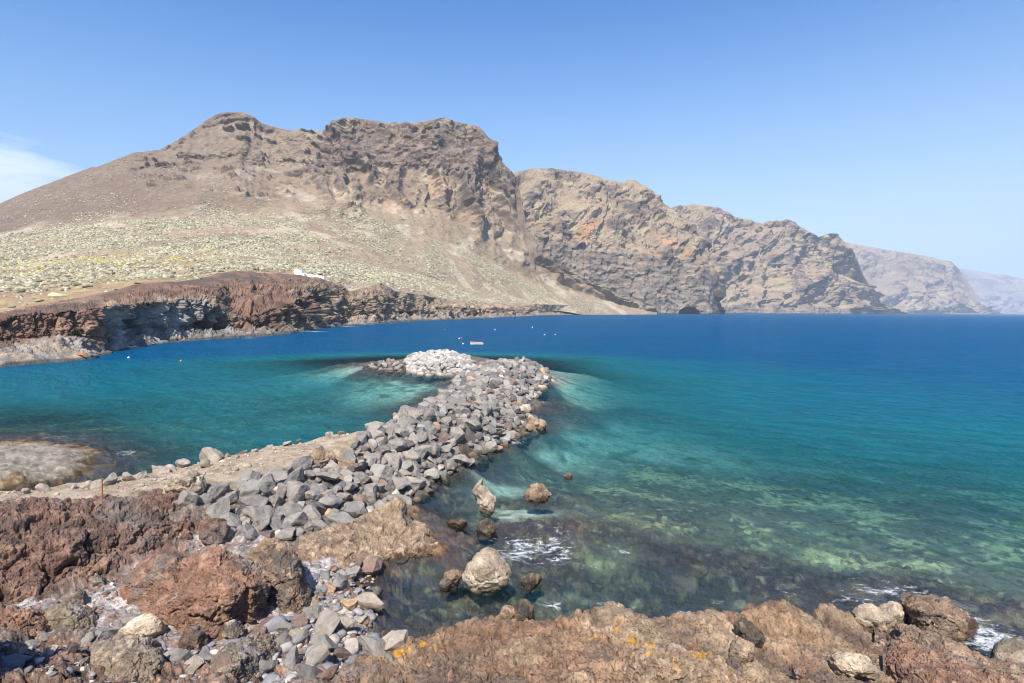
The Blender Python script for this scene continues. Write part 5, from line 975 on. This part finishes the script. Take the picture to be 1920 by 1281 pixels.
for a_, b2_ in zip(rr_[:-1], rr_[1:]):
    for k in range(8): bm.faces.new((a_[k], b2_[k], b2_[(k + 1) % 8], a_[(k + 1) % 8]))
bm.faces.new(rr_[0]); bm.faces.new(rr_[-1][::-1]); bmesh.ops.recalc_face_normals(bm, faces=bm.faces[:]); me = bpy.data.meshes.new('gunwale'); bm.to_mesh(me); bm.free(); link('gunwale', me, M_or, root)
boxm('thwart', -.5, -.2, -.7, .7, .42, .47, M_wood, root, .01); boxm('thwart', .7, 1.0, -.72, .72, .42, .47, M_wood, root, .01)
mo = boxm('outboard_motor', 2.05, 2.45, -.2, .2, .45, 1.05, M_dk, root, .08); boxm('motor_leg', 2.15, 2.3, -.06, .06, -.3, .5, M_dk, mo, .02)
def lathe(name, prof, mat, parent=None, seg=12):
    bm = bmesh.new(); rings = [[bm.verts.new((r * math.cos(k * 2 * math.pi / seg), r * math.sin(k * 2 * math.pi / seg), z)) for k in range(seg)] for z, r in prof]
    for a_, b2_ in zip(rings[:-1], rings[1:]):
        for k in range(seg): bm.faces.new((a_[k], a_[(k + 1) % seg], b2_[(k + 1) % seg], b2_[k]))
    bm.faces.new(rings[0][::-1]); bm.faces.new(rings[-1]); me = bpy.data.meshes.new(name); bm.to_mesh(me); bm.free(); me.polygons.foreach_set('use_smooth', [True] * len(me.polygons)); return link(name, me, mat, parent)
BU = [(-.25, .1), (-.15, .26), (0, .33), (.15, .29), (.27, .16), (.32, .06), (.42, .05), (.43, .02)]
M_bw = plain_mat('white_buoy_plastic', (.8, .8, .78), .4); M_bp = plain_mat('pink_buoy_plastic', (.75, .10, .22), .4); M_bo = plain_mat('orange_buoy_plastic', (.8, .25, .04), .4)
for label, px, py, sz, mt in (('white buoy holding the line of the orange dinghy', 868, 645, 1.1, M_bw), ('tall white buoy left of the pink buoy', 861, 635, 1.2, M_bw), ('pink buoy beside the tall white buoy', 866, 634, 1.1, M_bp), ('red buoy farthest left near the far shore', 834, 618, 1.2, M_bp), ('pale buoy in the middle of the deep blue bay', 928, 619, 1.5, M_bw), ('white buoy nearest the far pale shore', 998, 614, 1.6, M_bw),
                              ('white buoy right of the dinghy, left one of two in a row', 1021, 628, 1.3, M_bw), ('white buoy farthest right in the blue bay', 1041, 628, 1.2, M_bw), ('orange buoy floating off the swimmers cliff', 339, 677, .9, M_bo), ('white buoy floating off the low rock shelf', 241, 671, 1.0, M_bw)):
    o = lathe('buoy', BU, mt); o.location = on_z(px, py, 0.03); o.scale = (sz * .62,) * 3; tag(o, label, 'buoy')
# bathers on the rocks under the cliff
M_skin = plain_mat('sunburnt_skin', (.55, .28, .18), .6, .05); M_trunks = plain_mat('orange_swim_trunks', (.7, .20, .08), .7); M_hair = plain_mat('dark_hair', (.04, .03, .02), .6)
def person(label, loc, rz, J):
    names = list(J); ed = [('pelvis', 'waist'), ('waist', 'chest'), ('chest', 'neck'), ('neck', 'head'), ('head', 'crown')]
    for s in 'lr': ed += [('chest', 'sh' + s), ('sh' + s, 'el' + s), ('el' + s, 'wr' + s), ('wr' + s, 'ha' + s), ('pelvis', 'hi' + s), ('hi' + s, 'kn' + s), ('kn' + s, 'an' + s), ('an' + s, 'to' + s)]
    rad = dict(pelvis=.15, waist=.13, chest=.16, neck=.06, head=.095, crown=.08, sh=.07, el=.045, wr=.034, ha=.04, hi=.10, kn=.06, an=.042, to=.035)
    me = bpy.data.meshes.new('person'); me.from_pydata([J[n] for n in names], [(names.index(a_), names.index(b2_)) for a_, b2_ in ed], [])
    o = link('person', me, M_skin); mod = o.modifiers.new('skin', 'SKIN'); o.modifiers.new('sub', 'SUBSURF').levels = 1
    for i, n in enumerate(names):
        r = rad.get(n, rad.get(n[:2])); me.skin_vertices[0].data[i].radius = (r, r * .9)
    me.skin_vertices[0].data[0].use_root = True; o.location = loc; o.rotation_euler.z = rz; tag(o, label, 'person')
    hx, hy_, hz_ = J['crown']; h = link('hair', raw_mesh('hair', ICO[2][0] * np.array([.105, .115, .09]) + np.array([hx, hy_ + .02, hz_ + .03]), ICO[2][1]), M_hair, o)
    px_, py_, pz_ = J['pelvis']; link('swim_trunks', raw_mesh('swim_trunks', ICO[3][0] * np.array([.20, .17, .15]) + np.array([px_, py_, pz_]), ICO[3][1]), M_trunks, o)
SIT = dict(pelvis=(0, 0, .14), waist=(0, .06, .34), chest=(0, .06, .58), neck=(0, .04, .74), head=(0, .0, .84), crown=(0, 0, .95))
for s, n in ((-1, 'l'), (1, 'r')): SIT.update({'sh' + n: (s * .19, .06, .66), 'el' + n: (s * .27, -.05, .42), 'wr' + n: (s * .17, -.28, .40), 'ha' + n: (s * .13, -.36, .40), 'hi' + n: (s * .1, -.04, .13), 'kn' + n: (s * .14, -.42, .42), 'an' + n: (s * .12, -.62, .05), 'to' + n: (s * .13, -.80, .02)})
STAND = dict(pelvis=(0, 0, .92), waist=(0, 0, 1.08), chest=(0, 0, 1.32), neck=(0, 0, 1.48), head=(0, -.02, 1.58), crown=(0, 0, 1.69))
for s, n in ((-1, 'l'), (1, 'r')): STAND.update({'sh' + n: (s * .19, 0, 1.41), 'el' + n: (s * .27, .03, 1.12), 'wr' + n: (s * .28, -.06, .88), 'ha' + n: (s * .28, -.08, .79), 'hi' + n: (s * .1, 0, .88), 'kn' + n: (s * .12, -.03, .48), 'an' + n: (s * .12, .03, .08), 'to' + n: (s * .13, -.14, .03)})
person('bather in orange trunks standing on the rocks under the grey cliff', on_mesh(Ph, 337, 639), .3, STAND)
person('bather sitting on the rock edge right of the standing one', on_mesh(Ph, 345, 639), -.4, SIT)
tw_ = on_mesh(Ph, 153, 667); bm = bmesh.new(); n = 10
g = [[bm.verts.new((-.95 + 1.9 * i / n, -.45 + .9 * j / n, .10 + .06 * math.sin(i * 1.3) * math.cos(j * 1.1) + .25 * (j / n))) for j in range(n + 1)] for i in range(n + 1)]
for i in range(n):
    for j in range(n): bm.faces.new((g[i][j], g[i + 1][j], g[i + 1][j + 1], g[i][j + 1]))
bmesh.ops.solidify(bm, geom=bm.faces[:], thickness=.03); me = bpy.data.meshes.new('beach_towel'); bm.to_mesh(me); bm.free(); o = link('beach_towel', me, M_bo); o.scale = (.6, .6, .8); o.location = tw_ + np.array([0, -.3, .1]); tag(o, 'bright orange towel spread on the low rock shelf by the bay', 'towel')
#@@END

# ------------------------------------------------------------------ haze: one closed box of even, thin air round everything
hb = bmesh.new(); bmesh.ops.create_cube(hb, size=1.0)
for v in hb.verts: v.co = Vector((v.co.x * 30000, 6000 + v.co.y * 20400, -21 + (v.co.z + .5) * 1240))
hm = bpy.data.meshes.new('haze'); hb.to_mesh(hm); hb.free()
b = MB('haze_air'); pv = b.n('ShaderNodeVolumePrincipled', {'Color': (.62, .77, 1, 1), 'Density': 8.0e-5, 'Anisotropy': -0.3})
b.t.links.new(pv.outputs[0], b.out.inputs['Volume'])
tag(link('haze', hm, b.m), kind='stuff')
